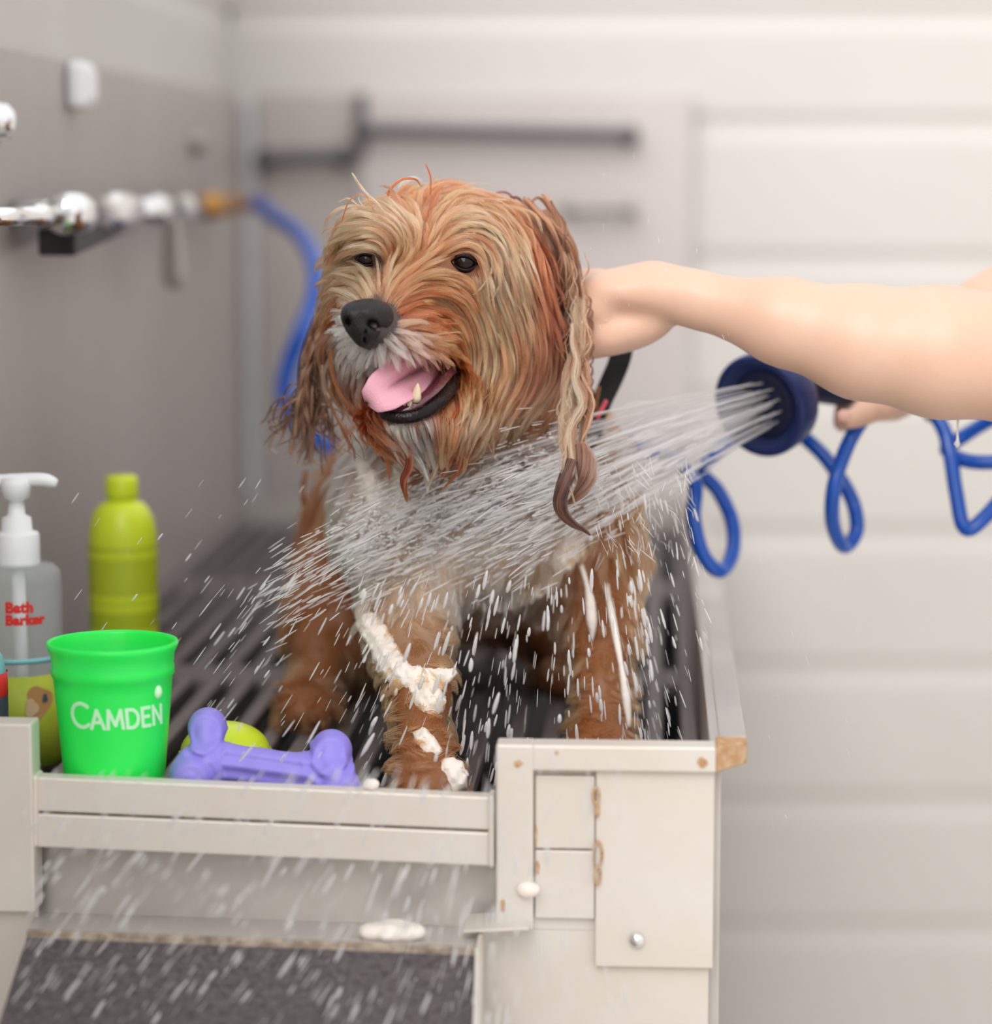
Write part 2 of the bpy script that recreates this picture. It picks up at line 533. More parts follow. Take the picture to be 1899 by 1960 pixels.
mesh_obj('rivet', np.array([T(a_rv + q[0], B0 + 0.002 - q[2], z_rv + q[1]) for q in vv]), ff, M['chrome'], tubo)
# chain links and rust stains on the plates
def torus_pts(cx, cz, rx, rz, tilt=0.0, n=24):
    th = np.linspace(0, 2 * math.pi, n + 1)
    return np.array([T(cx + rx * math.cos(t) * math.cos(tilt), B0 - 0.001 + rx * math.cos(t) * math.sin(tilt), cz + rz * math.sin(t)) for t in th])
for i, (px, py, rx, rz) in enumerate(((1141, 1522, 6, 16), (1143, 1548, 3, 14), (1144, 1635, 9, 26), (1144, 1675, 8, 18))):
    a_, z_ = tub(px, py, B0)
    v, f = tube(torus_pts(a_, z_, rx / 3055.0, rz / 3055.0, 0.3 + 0.5 * (i % 2)), 0.0009, 8)
    mesh_obj('chain_link', v, f, M['rust'], tubo)
def stain(px, py, w, h, seed, b=B0 + 0.0015, m=None, parent=None):
    rr = random.Random(seed)
    a_, z_ = tub(px, py, b)
    n = 22
    pts = []
    for k in range(n):
        t = 2 * math.pi * k / n
        q = 0.7 + 0.45 * rr.random()
        pts.append(T(a_ + w / 3055.0 * q * math.cos(t), b, z_ + h / 3055.0 * q * math.sin(t)))
    pts2 = [p + T(0, 0.0006, 0) for p in pts]
    f = [tuple(range(n))] + [(k, (k + 1) % n, n + (k + 1) % n, n + k) for k in range(n)]
    return mesh_obj('rust_stain', pts + pts2, f, m or M['rust'], parent or tubo, smooth=False)
for k, (px, py, w, h, b) in enumerate(((1029, 1660, 4, 14, B0 + .0023), (1026, 1600, 3, 22, B0 + .0023), (992, 1462, 9, 7, B0 - .0045), (1066, 1441, 4, 4, B0 - .004), (1345, 1460, 12, 10, B0 - .004), (962, 1735, 5, 14, B0 - .0045), (944, 1590, 2, 20, B0 - .0002))):
    stain(px, py, w, h, k, b)
# left post
a_l1, zl1 = tub(62, 1384, B0)
a_l0, zlb = tub(-70, 1742, B0)
MB().box(a_l0, a_l1, B0 - 0.004, B0 + 0.02, zlb, zl1).build('post', M['tub'], tubo, 0.0015)
MB().box(aw + 0.013, a_l0 + 0.01, B0 - 0.002, B0 + 0.02, zlb, zl1 - 0.002).build('corner_rail', M['tub'], tubo, 0.0015)
MB().box(aw + 0.013, a_l1 - 0.001, B0 + 0.006, B0 + 0.012, 0.35, zlb + 0.02).build('front_sheet', M['tub'], tubo, 0.0008)
# gate of two rails, hanging a little lower at the right
def slanted(x0, x1, ya0, ya1, yb0, yb1, b0, b1, name, m, bevel=0.0015, parent=tubo):
    """bar between pixel columns x0, x1; ya* top rows (left, right), yb* bottom rows"""
    c = []
    for (yl, yr) in ((yb0, yb1), (ya0, ya1)):
        al, zl = tub(x0, yl, b0)
        ar, zr = tub(x1, yr, b0)
        c += [T(al, b0, zl), T(ar, b0, zr), T(ar, b1, zr), T(al, b1, zl)]
    return MB().hexa(c).build(name, m, parent, bevel)
gate = empty('tub_gate', T(-0.24, B0, 0.8), 'low lift-out gate of two pale steel bars between the tub posts', 'gate')
slanted(64, 944, 1487, 1526, 1553, 1590, B0 + 0.002, B0 + 0.016, 'bar', M['tub'], parent=gate)
slanted(64, 944, 1557, 1594, 1622, 1659, B0 + 0.002, B0 + 0.016, 'bar', M['tub'], parent=gate)
slanted(58, 72, 1484, 1485, 1624, 1625, B0 - 0.001, B0 + 0.018, 'end_bracket', M['tub'], 0.003, parent=gate)
slanted(934, 947, 1522, 1523, 1662, 1663, B0 - 0.001, B0 + 0.018, 'end_bracket', M['tub'], 0.003, parent=gate)
# recessed sheet under the gate and the shelf of the step
slanted(50, 950, 1600, 1630, 1800, 1820, B0 + 0.032, B0 + 0.036, 'gate_sheet', M['tub_in'], 0.0)
sh = MB()
al, zl = tub(52, 1781, 1.60); ar, zr = tub(910, 1815, 1.60)
al2, zl2 = tub(128, 1745, B0 + 0.034); ar2, zr2 = tub(905, 1772, B0 + 0.034)
th = 0.004
step = empty('step', T(-0.22, 1.6, 0.5), 'low step in front of the gate with a black grip mat face', 'step')
sh.hexa([T(al, 1.60, zl - th), T(ar, 1.60, zr - th), T(ar2 + .004, B0 + .034, zr2 - th), T(al2 - .02, B0 + .034, zl2 - th),
         T(al, 1.60, zl), T(ar, 1.60, zr), T(ar2 + .004, B0 + .034, zr2), T(al2 - .02, B0 + .034, zl2)])
sh.build('tread', M['tub_in'], step, 0.001)
ab0, zb_0 = tub(-8, 1968, 1.528); ab1, zb_1 = tub(905, 1990, 1.528)
zz = 0.30
def ext(a0, z0, a1, z1, b0, b1, z):
    k = (z - z0) / (z1 - z0)
    return T(a0 + (a1 - a0) * k, b0 + (b1 - b0) * k, z)
L1, R1 = ext(al, zl, ab0, zb_0, 1.60, 1.528, zz), ext(ar, zr, ab1, zb_1, 1.60, 1.528, zz)
back = T(0, 0.006, 0)
MB().hexa([L1, R1, R1 + back, L1 + back, T(al, 1.60, zl - .003), T(ar, 1.60, zr - .003), T(ar, 1.60, zr - .003) + back, T(al, 1.60, zl - .003) + back]).build('grip_mat', M['mat'], step)
nz = MB()
nz.hexa([T(al, 1.598, zl - .006), T(ar, 1.598, zr - .006), T(ar, 1.603, zr - .006), T(al, 1.603, zl - .006), T(al, 1.598, zl + .0005), T(ar, 1.598, zr + .0005), T(ar, 1.603, zr + .0005), T(al, 1.603, zl + .0005)])
nz.build('worn_edge', mat('worn_edge', srgb(196, 180, 160), 0.6, col2=srgb(120, 104, 92), var=0.6, vscale=130), step, 0.0008)
MB().hexa([R1, R1 + T(.004, 0, 0), R1 + T(.004, .09, 0), R1 + T(0, .09, 0), T(ar, 1.60, zr), T(ar + .002, 1.60, zr), T(ar + .002, B0 + .0, zr), T(ar, B0 + .0, zr)]).build('side_cheek', M['tub'], step)
# thin flange at the foot of the post
slanted(886, 1012, 1782, 1775, 1786, 1781, B0 - 0.02, B0 + 0.02, 'flange', M['tub'], 0.0005)

# grates lying in the tub
def grate(b0, b1, idx, label):
    e = empty('floor_grate', T(-0.23, 0.5 * (b0 + b1), GZ), label, 'grate', 'slotted grates covering the tub')
    m_ = MB()
    A0, A1 = aw + 0.016, a_r - 0.006
    pitch, bw = 0.0265, 0.0125
    n = int((A1 - A0) / pitch)
    for k in range(n + 1):
        a = A0 + k * (A1 - A0 - bw) / n
        m_.box(a, a + bw, b0, b1, GZ - 0.012, GZ)
    for b in (b0, b1 - 0.03):
        for k in range(n):
            a = A0 + k * (A1 - A0 - bw) / n
            a2 = A0 + (k + 1) * (A1 - A0 - bw) / n
            m_.box(a + bw, a2, b, b + 0.03, GZ - 0.011, GZ - 0.0008)
    m_.build('slat_panel', M['grate'], e, 0.001, 1)
    for (fa, fb) in ((A0 + .02, b0 + .02), (A1 - .02, b0 + .02), (A0 + .02, b1 - .02), (A1 - .02, b1 - .02)):
        MB().box(fa - .008, fa + .008, fb - .008, fb + .008, 0.79, GZ - 0.011).build('foot', M['black'], e)
grate(1.685, 2.20, 0, 'slotted grey grate under the front paws, nearest the gate')
grate(2.205, 2.70, 1, 'slotted grey grate in the middle of the tub behind the dog')
grate(2.705, 3.19, 2, 'slotted grey grate at the far end against the steel panel')
# ------------------------------------------------------------------ blended solids (bodies, hands, rubber toys)
class Sdf:
    def __init__(s):
        s.pr = []
    def ell(s, c, r, k=0.02, rot=None, sub=False):
        R = np.eye(3) if rot is None else np.array(Matrix.Rotation(math.radians(rot[0]), 3, rot[1]))
        s.pr.append(('e', np.array(c, float), np.array(r, float), k, R, sub))
        return s
    def chain(s, pts, rads, k=0.02):
        for i in range(len(pts) - 1):
            s.pr.append(('c', np.array(pts[i], float), np.array(pts[i + 1], float), rads[i], rads[i + 1], k if i == 0 else min(k, 0.012)))
        return s
    def one(s, q, p):
        if q[0] == 'e':
            d = (p - q[1]) @ q[4]
            r = q[2]
            k0 = np.sqrt(((d / r) ** 2).sum(-1)) + 1e-9
            k1 = np.sqrt(((d / (r * r)) ** 2).sum(-1)) + 1e-9
            return k0 * (k0 - 1.0) / k1
        a, b = q[1], q[2]
        ab = b - a
        t = np.clip(((p - a) @ ab) / (ab @ ab), 0, 1)
        return np.linalg.norm(p - a - t[..., None] * ab, axis=-1) - (q[3] + (q[4] - q[3]) * t)
    def __call__(s, p):
        p = np.asarray(p, float)
        D = None
        for q in s.pr:
            d = s.one(q, p)
            k = q[3] if q[0] == 'e' else q[5]
            if D is None:
                D = d
            elif q[0] == 'e' and q[5]:
                h = np.clip(0.5 - 0.5 * (D + d) / k, 0, 1)
                D = D * (1 - h) - d * h + k * h * (1 - h)
            else:
                h = np.clip(0.5 + 0.5 * (D - d) / k, 0, 1)
                D = D * (1 - h) + d * h - k * h * (1 - h)
        return D
    def grad(s, p, e=0.0015):
        g = np.stack([s(p + np.array(o) * e) - s(p - np.array(o) * e) for o in ((1, 0, 0), (0, 1, 0), (0, 0, 1))], -1)
        return g / (np.linalg.norm(g, axis=-1, keepdims=True) + 1e-9)
    def bounds(s, pad):
        lo, hi = np.full(3, 1e9), np.full(3, -1e9)
        for q in s.pr:
            if q[0] == 'e':
                if q[5]:
                    continue
                R = float(q[2].max())
                lo, hi = np.minimum(lo, q[1] - R), np.maximum(hi, q[1] + R)
            else:
                for c, r in ((q[1], q[3]), (q[2], q[4])):
                    lo, hi = np.minimum(lo, c - r), np.maximum(hi, c + r)
        return lo - pad, hi + pad
    def mesh(s, h, disp=None):
        """surface of the solid on a grid of step h"""
        lo, hi = s.bounds(3 * h)
        n = np.ceil((hi - lo) / h).astype(int) + 1
        ax = [lo[i] + h * np.arange(n[i]) for i in range(3)]
        D = np.empty(tuple(n), np.float32)
        yy, zz = np.meshgrid(ax[1], ax[2], indexing='ij')
        for i in range(n[0]):
            p = np.stack([np.full_like(yy, ax[0][i]), yy, zz], -1)
            d = s(p)
            if disp is not None:
                d = d - disp(p)
            D[i] = d
        ins = D < 0
        c = np.zeros(tuple(n - 1), np.int8)
        for dx in (0, 1):
            for dy in (0, 1):
                for dz in (0, 1):
                    c += ins[dx:n[0] - 1 + dx, dy:n[1] - 1 + dy, dz:n[2] - 1 + dz]
        act = (c > 0) & (c < 8)
        ids = -np.ones(act.shape, int)
        idx = np.argwhere(act)
        ids[act] = np.arange(len(idx))
        acc = np.zeros((len(idx), 3))
        cnt = np.zeros(len(idx))
        for a in range(3):
            o1, o2 = [x for x in range(3) if x != a]
            for u in (0, 1):
                for w in (0, 1):
                    b0 = idx.copy(); b0[:, o1] += u; b0[:, o2] += w
                    b1 = b0.copy(); b1[:, a] += 1
                    d0, d1 = D[tuple(b0.T)], D[tuple(b1.T)]
                    m = (d0 < 0) != (d1 < 0)
                    t = np.where(m, d0 / np.where(m, d0 - d1, 1), 0)
                    q = b0.astype(float)
                    q[:, a] += t
                    acc[m] += q[m]
                    cnt += m
        V = lo + h * acc / np.maximum(cnt, 1)[:, None]
        Fc = []
        for a in range(3):
            o1, o2 = (a + 1) % 3, (a + 2) % 3
            sl0 = [slice(0, n[x]) for x in range(3)]
            sl1 = list(sl0)
            sl0[a] = slice(0, n[a] - 1)
            sl1[a] = slice(1, n[a])
            A, B = ins[tuple(sl0)], ins[tuple(sl1)]
            e = np.argwhere(A != B)
            e = e[(e[:, o1] > 0) & (e[:, o2] > 0) & (e[:, o1] < n[o1] - 1) & (e[:, o2] < n[o2] - 1)]
            fl = A[tuple(e.T)]
            def cid(du, dw):
                q = e.copy(); q[:, o1] += du; q[:, o2] += dw
                return ids[tuple(q.T)]
            Q = np.stack([cid(-1, -1), cid(0, -1), cid(0, 0), cid(-1, 0)], 1)
            Q[~fl] = Q[~fl][:, ::-1]
            Fc.append(Q)
        Fc = np.vstack(Fc)
        Fc = Fc[(Fc >= 0).all(1)]
        return V, Fc

def sdf_obj(name, S, h, m, parent=None, colors=None, disp=None, relax=2):
    V, Fc = S.mesh(h, disp)
    if relax:
        for _ in range(relax):                       # light smoothing along the quad edges
            acc = np.zeros_like(V); cnt = np.zeros(len(V))
            for k in range(4):
                i, j = Fc[:, k], Fc[:, (k + 1) % 4]
                np.add.at(acc, i, V[j]); np.add.at(cnt, i, 1)
                np.add.at(acc, j, V[i]); np.add.at(cnt, j, 1)
            V = 0.5 * V + 0.5 * acc / np.maximum(cnt, 1)[:, None]
    col = colors(V) if colors is not None else None
    return mesh_obj(name, V, Fc, m, parent, True, col)

def surf_y(S, px, py, y0=1.4, y1=2.4):
    """distance Y at which the sight line through (px, py) meets the solid; None when it passes by"""
    d = ray(px, py)
    t, best = y0, (1e9, None)
    for _ in range(120):
        p = CAM + d * (t / d[1])
        q = float(S(p[None])[0])
        if q < best[0]:
            best = (q, t)
        if q < 0.0006:
            return t, True
        t += max(q * 0.8, 0.0008)
        if t > y1:
            break
    return best[1], False

# ------------------------------------------------------------------ fur
def fur_mat(name, rough=0.27, spec_rough=0.4, mix=None):
    m = bpy.data.materials.new(name)
    m.use_nodes = True
    t = m.node_tree
    t.nodes.clear()
    o = t.nodes.new('ShaderNodeOutputMaterial')
    h = t.nodes.new('ShaderNodeBsdfHairPrincipled')
    h.model = 'CHIANG'
    h.parametrization = 'COLOR'
    h.inputs['Roughness'].default_value = rough
    h.inputs['Radial Roughness'].default_value = spec_rough
    h.inputs['Coat'].default_value = 0.0
    h.inputs['IOR'].default_value = 1.5
    h.inputs['Random Roughness'].default_value = 0.2
    a = t.nodes.new('ShaderNodeAttribute')
    a.attribute_name = 'tint'
    t.links.new(a.outputs['Color'], h.inputs['Color'])
    t.links.new(h.outputs[0], o.inputs[0])
    return m

M['fur'] = fur_mat('wet_ginger_fur')

def hair_obj(name, paths, col, rad, m, parent=None, taper=0.25):
    """paths (n, k, 3), col (n, 3), rad (n,)"""
    n, k, _ = paths.shape
    cu = bpy.data.hair_curves.new(name)
    cu.add_curves([k] * n)
    cu.attributes['position'].data.foreach_set('vector', paths.astype(np.float32).ravel())
    if 'radius' not in cu.attributes:
        cu.attributes.new('radius', 'FLOAT', 'POINT')
    tt = np.linspace(0, 1, k)
    pr = np.where(tt < 0.6, 1.0, 1.0 - (1 - taper) * ((tt - 0.6) / 0.4) ** 1.5)
    cu.attributes['radius'].data.foreach_set('value', (rad[:, None] * pr[None]).astype(np.float32).ravel())
    at = cu.attributes.new('tint', 'FLOAT_COLOR', 'CURVE')
    c4 = np.ones((n, 4), np.float32)
    c4[:, :3] = col
    at.data.foreach_set('color', c4.ravel())
    cu.materials.append(m)
    return put(bpy.data.objects.new(name, cu), parent)

class Flow:
    """combing directions, lengths and tints given by drawn guide strokes"""
    def __init__(s, sigma=0.013):
        s.p, s.t, s.l, s.c, s.sig = [], [], [], [], sigma
    def add(s, pts, length, col, col2=None):
        q = resample(catmull(pts, 6), max(4, int(np.linalg.norm(np.diff(pts, axis=0), axis=1).sum() / 0.006)))
        t = np.gradient(q, axis=0)
        t /= np.linalg.norm(t, axis=1)[:, None] + 1e-9
        w = np.linspace(0, 1, len(q))[:, None]
        c = np.array(col)[None] * (1 - w) + np.array(col2 if col2 is not None else col)[None] * w
        s.p.append(q); s.t.append(t); s.l.append(np.full(len(q), length)); s.c.append(c)
    def done(s):
        s.P, s.Tn, s.L, s.C = np.vstack(s.p), np.vstack(s.t), np.concatenate(s.l), np.vstack(s.c)
        return s
    def look(s, p, sig=None):
        sig = sig or s.sig
        out_t, out_l, out_c = np.empty_like(p), np.empty(len(p)), np.empty_like(p)
        for i in range(0, len(p), 4000):
            d2 = ((p[i:i + 4000, None, :] - s.P[None]) ** 2).sum(-1)
            w = np.exp(-d2 / (2 * sig * sig)) + 1e-7 / (d2 + 1e-5) ** 1.5 * 1e-6
            w /= w.sum(1, keepdims=True)
            t = w @ s.Tn
            out_t[i:i + 4000] = t / (np.linalg.norm(t, axis=1)[:, None] + 1e-9)
            out_l[i:i + 4000] = w @ s.L
            out_c[i:i + 4000] = w @ s.C
        return out_t, out_l, out_c

def trace(S, flow, roots, lens, K=11, lift0=0.001, lift1=0.006, grav=0.15, pull=0.25, wob=0.0, rng=NR):
    """grow strands from the roots along the flow, lying on the solid"""
    n = len(roots)
    out = np.empty((n, K, 3))
    p = roots.copy()
    nr = S.grad(p)
    p = p + nr * 0.0005
    out[:, 0] = p - nr * 0.002
    dr = None
    wv = rng.normal(0, 1, (n, 3))
    for k in range(1, K):
        t, _, _ = flow.look(p)
        g = S.grad(p)
        t = t + np.array([0, 0, -1.0]) * grav * (k / K)
        t = t - g * (t * g).sum(1)[:, None] * 0.75
        t += wob * np.cross(g, wv) * math.sin(k * 1.3)
        t /= np.linalg.norm(t, axis=1)[:, None] + 1e-9
        dr = t if dr is None else dr * 0.35 + t * 0.65
        dr /= np.linalg.norm(dr, axis=1)[:, None] + 1e-9
        p = p + dr * (lens / (K - 1))[:, None]
        d = S(p)
        tgt = lift0 + (lift1 - lift0) * min(1.0, k / (K * 0.6))
        mv = np.clip(tgt - d, -pull * lens / (K - 1), 0.02)
        p = p + g * mv[:, None]
        out[:, k] = p
    return out

def coat(S, flow, roots, nclump, K=11, shrink=0.75, rng=NR, spread=1.0, cvar=0.25, lvar=0.25, lift=(0.001, 0.007), scale=1.0, grav=0.15, frizz=0.0006, layers=0.004, pull=0.25, clumpcol=None):
    """a wet, clumped coat: every root joins the nearest lock and follows it"""
    ci = rng.choice(len(roots), nclump, replace=False)
    C = roots[ci]
    _, L, col = flow.look(C)
    L = L * scale * (1 + lvar * rng.normal(0, 1, nclump)).clip(0.5, 1.6)
    lay = np.abs(rng.normal(0, 1, nclump)) * layers
    path = trace(S, flow, C, L, K, lift[0], lift[1], grav, pull, rng=rng)
    own = np.empty(len(roots), int)
    for i in range(0, len(roots), 4000):
        own[i:i + 4000] = ((roots[i:i + 4000, None, :] - C[None]) ** 2).sum(-1).argmin(1)
    off = (roots - C[own]) * spread
    t = np.linspace(0, 1, K)
    sh = 1 - shrink * np.clip(t, 0, 1) ** 0.8
    Pn = path[own] + off[:, None, :] * sh[None, :, None]
    g = S.grad(path[:, K // 2])
    Pn += (g[own] * lay[own][:, None])[:, None, :] * (np.sin(t * math.pi * 0.5) ** 1)[None, :, None]
    ln = rng.uniform(0.72, 1.0, len(roots))
    # shorten by sliding along own path
    idx = t[None, :] * ln[:, None] * (K - 1)
    i0 = np.clip(idx.astype(int), 0, K - 2)
    fr = (idx - i0)[..., None]
    ar = np.arange(len(roots))[:, None]
    Pn = Pn[ar, i0] * (1 - fr) + Pn[ar, i0 + 1] * fr
    ph = rng.uniform(0, 6.28, (len(roots), 1))
    w = rng.normal(0, 1, (len(roots), 3))
    Pn += w[:, None, :] * (np.sin(t[None] * 5 + ph) * t[None])[..., None] * frizz
    cc = (1 + cvar * rng.normal(0, 1, nclump))[own] * (1 + 0.12 * rng.normal(0, 1, len(roots)))
    c = col[own] * np.clip(cc, 0.35, 1.9)[:, None]
    return Pn, np.clip(c, 0.004, 0.9)

def mesh_roots(V, Fc, n, rng=NR, keep=None):
    a, b, c, d = (V[Fc[:, i]] for i in range(4))
    ar = 0.5 * np.linalg.norm(np.cross(c - a, d - b), axis=1)
    if keep is not None:
        ar = ar * keep(0.25 * (a + b + c + d))
    f = rng.choice(len(Fc), n, p=ar / ar.sum())
    u, w = rng.uniform(0, 1, (n, 1)), rng.uniform(0, 1, (n, 1))
    return (a[f] * (1 - u) + b[f] * u) * (1 - w) + (d[f] * (1 - u) + c[f] * u) * w

def lock(center, width, n, col, rng=NR, twist=0.0, wave=0.0, waves=3.0, cvar=0.2, K=24, tipcol=None, flat=0.5, hair=0.00013, frizz=0.0003, lenvar=0.12):
    """a wet rope or wisp of hair along a centre line; width(t) half width"""
    q = resample(catmull(center, 8), K)
    t_, n_, b_ = frames(q)
    t = np.linspace(0, 1, K)
    ww = np.interp(t, np.linspace(0, 1, len(width)), width)
    m_ = max(3, n // 38)                             # strands stick together in finer strings
    cth, crr = rng.uniform(0, 2 * math.pi, m_), np.sqrt(rng.uniform(0, 1, m_))
    own = rng.integers(0, m_, n)
    cx, cy = crr[own] * np.cos(cth[own]) * .85 + rng.normal(0, .11, n), crr[own] * np.sin(cth[own]) * .85 + rng.normal(0, .11, n)
    th, rr = np.arctan2(cy, cx), np.hypot(cx, cy)
    ang = th[:, None] + twist * t[None] * 2 * math.pi
    x = rr[:, None] * np.cos(ang) * ww[None]
    y = rr[:, None] * np.sin(ang) * ww[None] * flat
    ph = rng.uniform(-1.1, 1.1, m_)[own][:, None] + rng.uniform(-0.2, 0.2, n)[:, None]
    x = x + wave * np.sin(t[None] * waves * 2 * math.pi + ph) * np.sin(np.pi * np.clip(t * 1.1, 0, 1))[None]
    p = q[None] + x[..., None] * n_[None] + y[..., None] * b_[None]
    w = rng.normal(0, 1, (n, 3))
    p += w[:, None, :] * (np.sin(t[None] * 7 + rng.uniform(0, 6, (n, 1))) * t[None])[..., None] * frizz
    ln = 1 - lenvar * rng.uniform(0, 1, n)
    idx = t[None] * ln[:, None] * (K - 1)
    i0 = np.clip(idx.astype(int), 0, K - 2)
    fr = (idx - i0)[..., None]
    ar = np.arange(n)[:, None]
    p = p[ar, i0] * (1 - fr) + p[ar, i0 + 1] * fr
    c = np.array(col)[None] * ((1 + 1.5 * cvar * rng.normal(0, 1, m_))[own][:, None] * (1 + .4 * cvar * rng.normal(0, 1, (n, 1)))).clip(0.25, 2)
    return p, np.clip(c, 0.004, 0.9), np.full(n, hair)
# ------------------------------------------------------------------ the dog
YH = 1.855                                        # head centre distance
def R_(px, Y):                                    # a radius seen as px pixels at distance Y
    return px / FPX * Y
HD = Sdf()
def E(S, px, py, Y, rx, rz, ry, k=0.02, rot=None, sub=False):
    S.ell(P(px, py, Y), (R_(rx, Y), ry, R_(rz, Y)), k, rot, sub)
E(HD, 850, 528, 1.885, 194, 140, 0.078, 0.02)                 # skull
E(HD, 930, 660, 1.90, 150, 160, 0.070, 0.03)                  # cheek, near side
E(HD, 730, 640, 1.885, 84, 148, 0.060, 0.03)                   # cheek, far side
E(HD, 742, 560, 1.815, 62, 40, 0.045, 0.025, (-10, 'Y'))       # bridge
E(HD, 725, 625, 1.775, 56, 42, 0.040, 0.022)                    # muzzle
E(HD, 775, 650, 1.80, 78, 42, 0.045, 0.02, (20, 'Y'))          # upper lip, near side
E(HD, 798, 800, 1.815, 78, 38, 0.045, 0.02, (-14, 'Y'))        # jaw
E(HD, 850, 790, 1.86, 90, 70, 0.06, 0.03)
E(HD, 745, 465, 1.825, 80, 60, 0.035, 0.02)                   # stop and brow
E(HD, 800, 735, 1.785, 84, 38, 0.060, 0.006, (-18, 'Y'), True)     # open mouth
BD = Sdf()
BD.chain([P(900, 700, 1.95), P(925, 860, 1.965), P(920, 960, 1.975)], [0.062, 0.075, 0.085], 0.03)
E(BD, 925, 985, 1.955, 245, 165, 0.090, 0.04)                   # chest
E(BD, 1115, 950, 1.985, 82, 150, 0.065, 0.03)                   # shoulder
E(BD, 740, 990, 1.975, 85, 150, 0.070, 0.03)
BD.chain([P(900, 960, 2.06), P(850, 985, 2.22), P(800, 1010, 2.33)], [0.098, 0.10, 0.085], 0.04)
fl_x = [(785, 1100, 1.90, .032), (782, 1210, 1.86, .027), (802, 1320, 1.80, .020), (812, 1430, 1.765, .0155)]
pf = Pg(818, 1.735, GZ + 0.016)
BD.chain([P(a, b, c) for a, b, c, r in fl_x] + [Pg(815, 1.75, GZ + .022), pf], [r for *_, r in fl_x] + [.017, .018], 0.03)
BD.ell(pf + np.array([0, -.006, -.001]), (.023, .028, .0155), 0.012)
fr_x = [(1140, 1080, 1.97, .034), (1150, 1200, 1.93, .025), (1156, 1320, 1.89, .019)]
pr_ = Pg(1150, 1.855, GZ + 0.016)
BD.chain([P(a, b, c) for a, b, c, r in fr_x] + [Pg(1152, 1.875, GZ + .028), pr_], [r for *_, r in fr_x] + [.017, .018], 0.03)
BD.ell(pr_ + np.array([0, -.005, -.001]), (.026, .03, .0165), 0.012)
rl = Pg(588, 1.99, GZ + 0.016)
BD.chain([P(725, 1080, 2.22), P(655, 1210, 2.10), P(655, 1290, 2.13), Pg(610, 2.06, GZ + .045), Pg(604, 2.04, GZ + .02), rl], [.070, .044, .026, .019, .018, .018], 0.03)
BD.ell(rl + np.array([0, -.006, -.001]), (.024, .03, .0165), 0.012)
rr_ = Pg(1085, 2.12, GZ + 0.016)
BD.chain([P(960, 1080, 2.26), P(1030, 1150, 2.18), P(1075, 1230, 2.22), Pg(1085, 2.18, GZ + .03), rr_], [.065, .042, .025, .019, .018], 0.03)
BD.ell(rr_ + np.array([0, -.006, -.001]), (.024, .03, .0165), 0.012)
BD.chain([P(800, 940, 2.36), P(730, 900, 2.44), P(690, 930, 2.50)], [.03, .018, .010], 0.02)      # tail
ALL = Sdf()
ALL.pr = list(BD.pr)
ALL.pr += [q for q in HD.pr]

c_ginger, c_dark, c_cream = np.array(srgb(150, 96, 58)), np.array(srgb(74, 44, 30)), np.array(srgb(206, 186, 164))
EYE_R = P(888, 504, 1.792)
EYE_L = P(701, 497, 1.80)
def body_col(V):
    n = len(V)
    c = np.tile(c_ginger * 0.8, (n, 1))
    u, w = V[:, 0], V[:, 2]
    chest = P(880, 1010, 1.87)
    d = np.sqrt(((u - chest[0]) / 0.085) ** 2 + ((w - chest[2]) / 0.075) ** 2)
    k = np.clip(1.3 - d, 0, 1)[:, None]
    k = k * (V[:, 1] < 2.0)[:, None]
    c = c * (1 - k) + c_cream * k
    m = P(800, 735, 1.785)                                   # inside of the mouth
    R = np.array(Matrix.Rotation(math.radians(-18), 3, 'Y'))
    q = (V - m) @ R
    e = np.sqrt((q[:, 0] / R_(86, 1.785)) ** 2 + (q[:, 1] / .062) ** 2 + (q[:, 2] / R_(41, 1.785)) ** 2)
    k = np.clip((1.10 - e) / 0.06, 0, 1)[:, None]
    c = c * (1 - k) + np.array(srgb(50, 24, 28)) * k
    k = np.clip((0.012 - NS(V)) / 0.006, 0, 1)[:, None]
    c = c * (1 - k) + np.array(srgb(70, 60, 60)) * k
    for e_ in (EYE_R, EYE_L):
        k = np.clip((0.019 - np.linalg.norm(V - e_, axis=1)) / 0.006, 0, 1)[:, None]
        c = c * (1 - k) + np.array(srgb(60, 40, 38)) * k
    return c

dog = empty('dog', Pg(900, 1.95, GZ), 'wet ginger curly dog with pink tongue out, standing in the tub', 'dog')
M['dog'] = mat('dog_skin', (0.3, 0.15, 0.08), 0.45, attr='tint', bump=0.3, bscale=120)
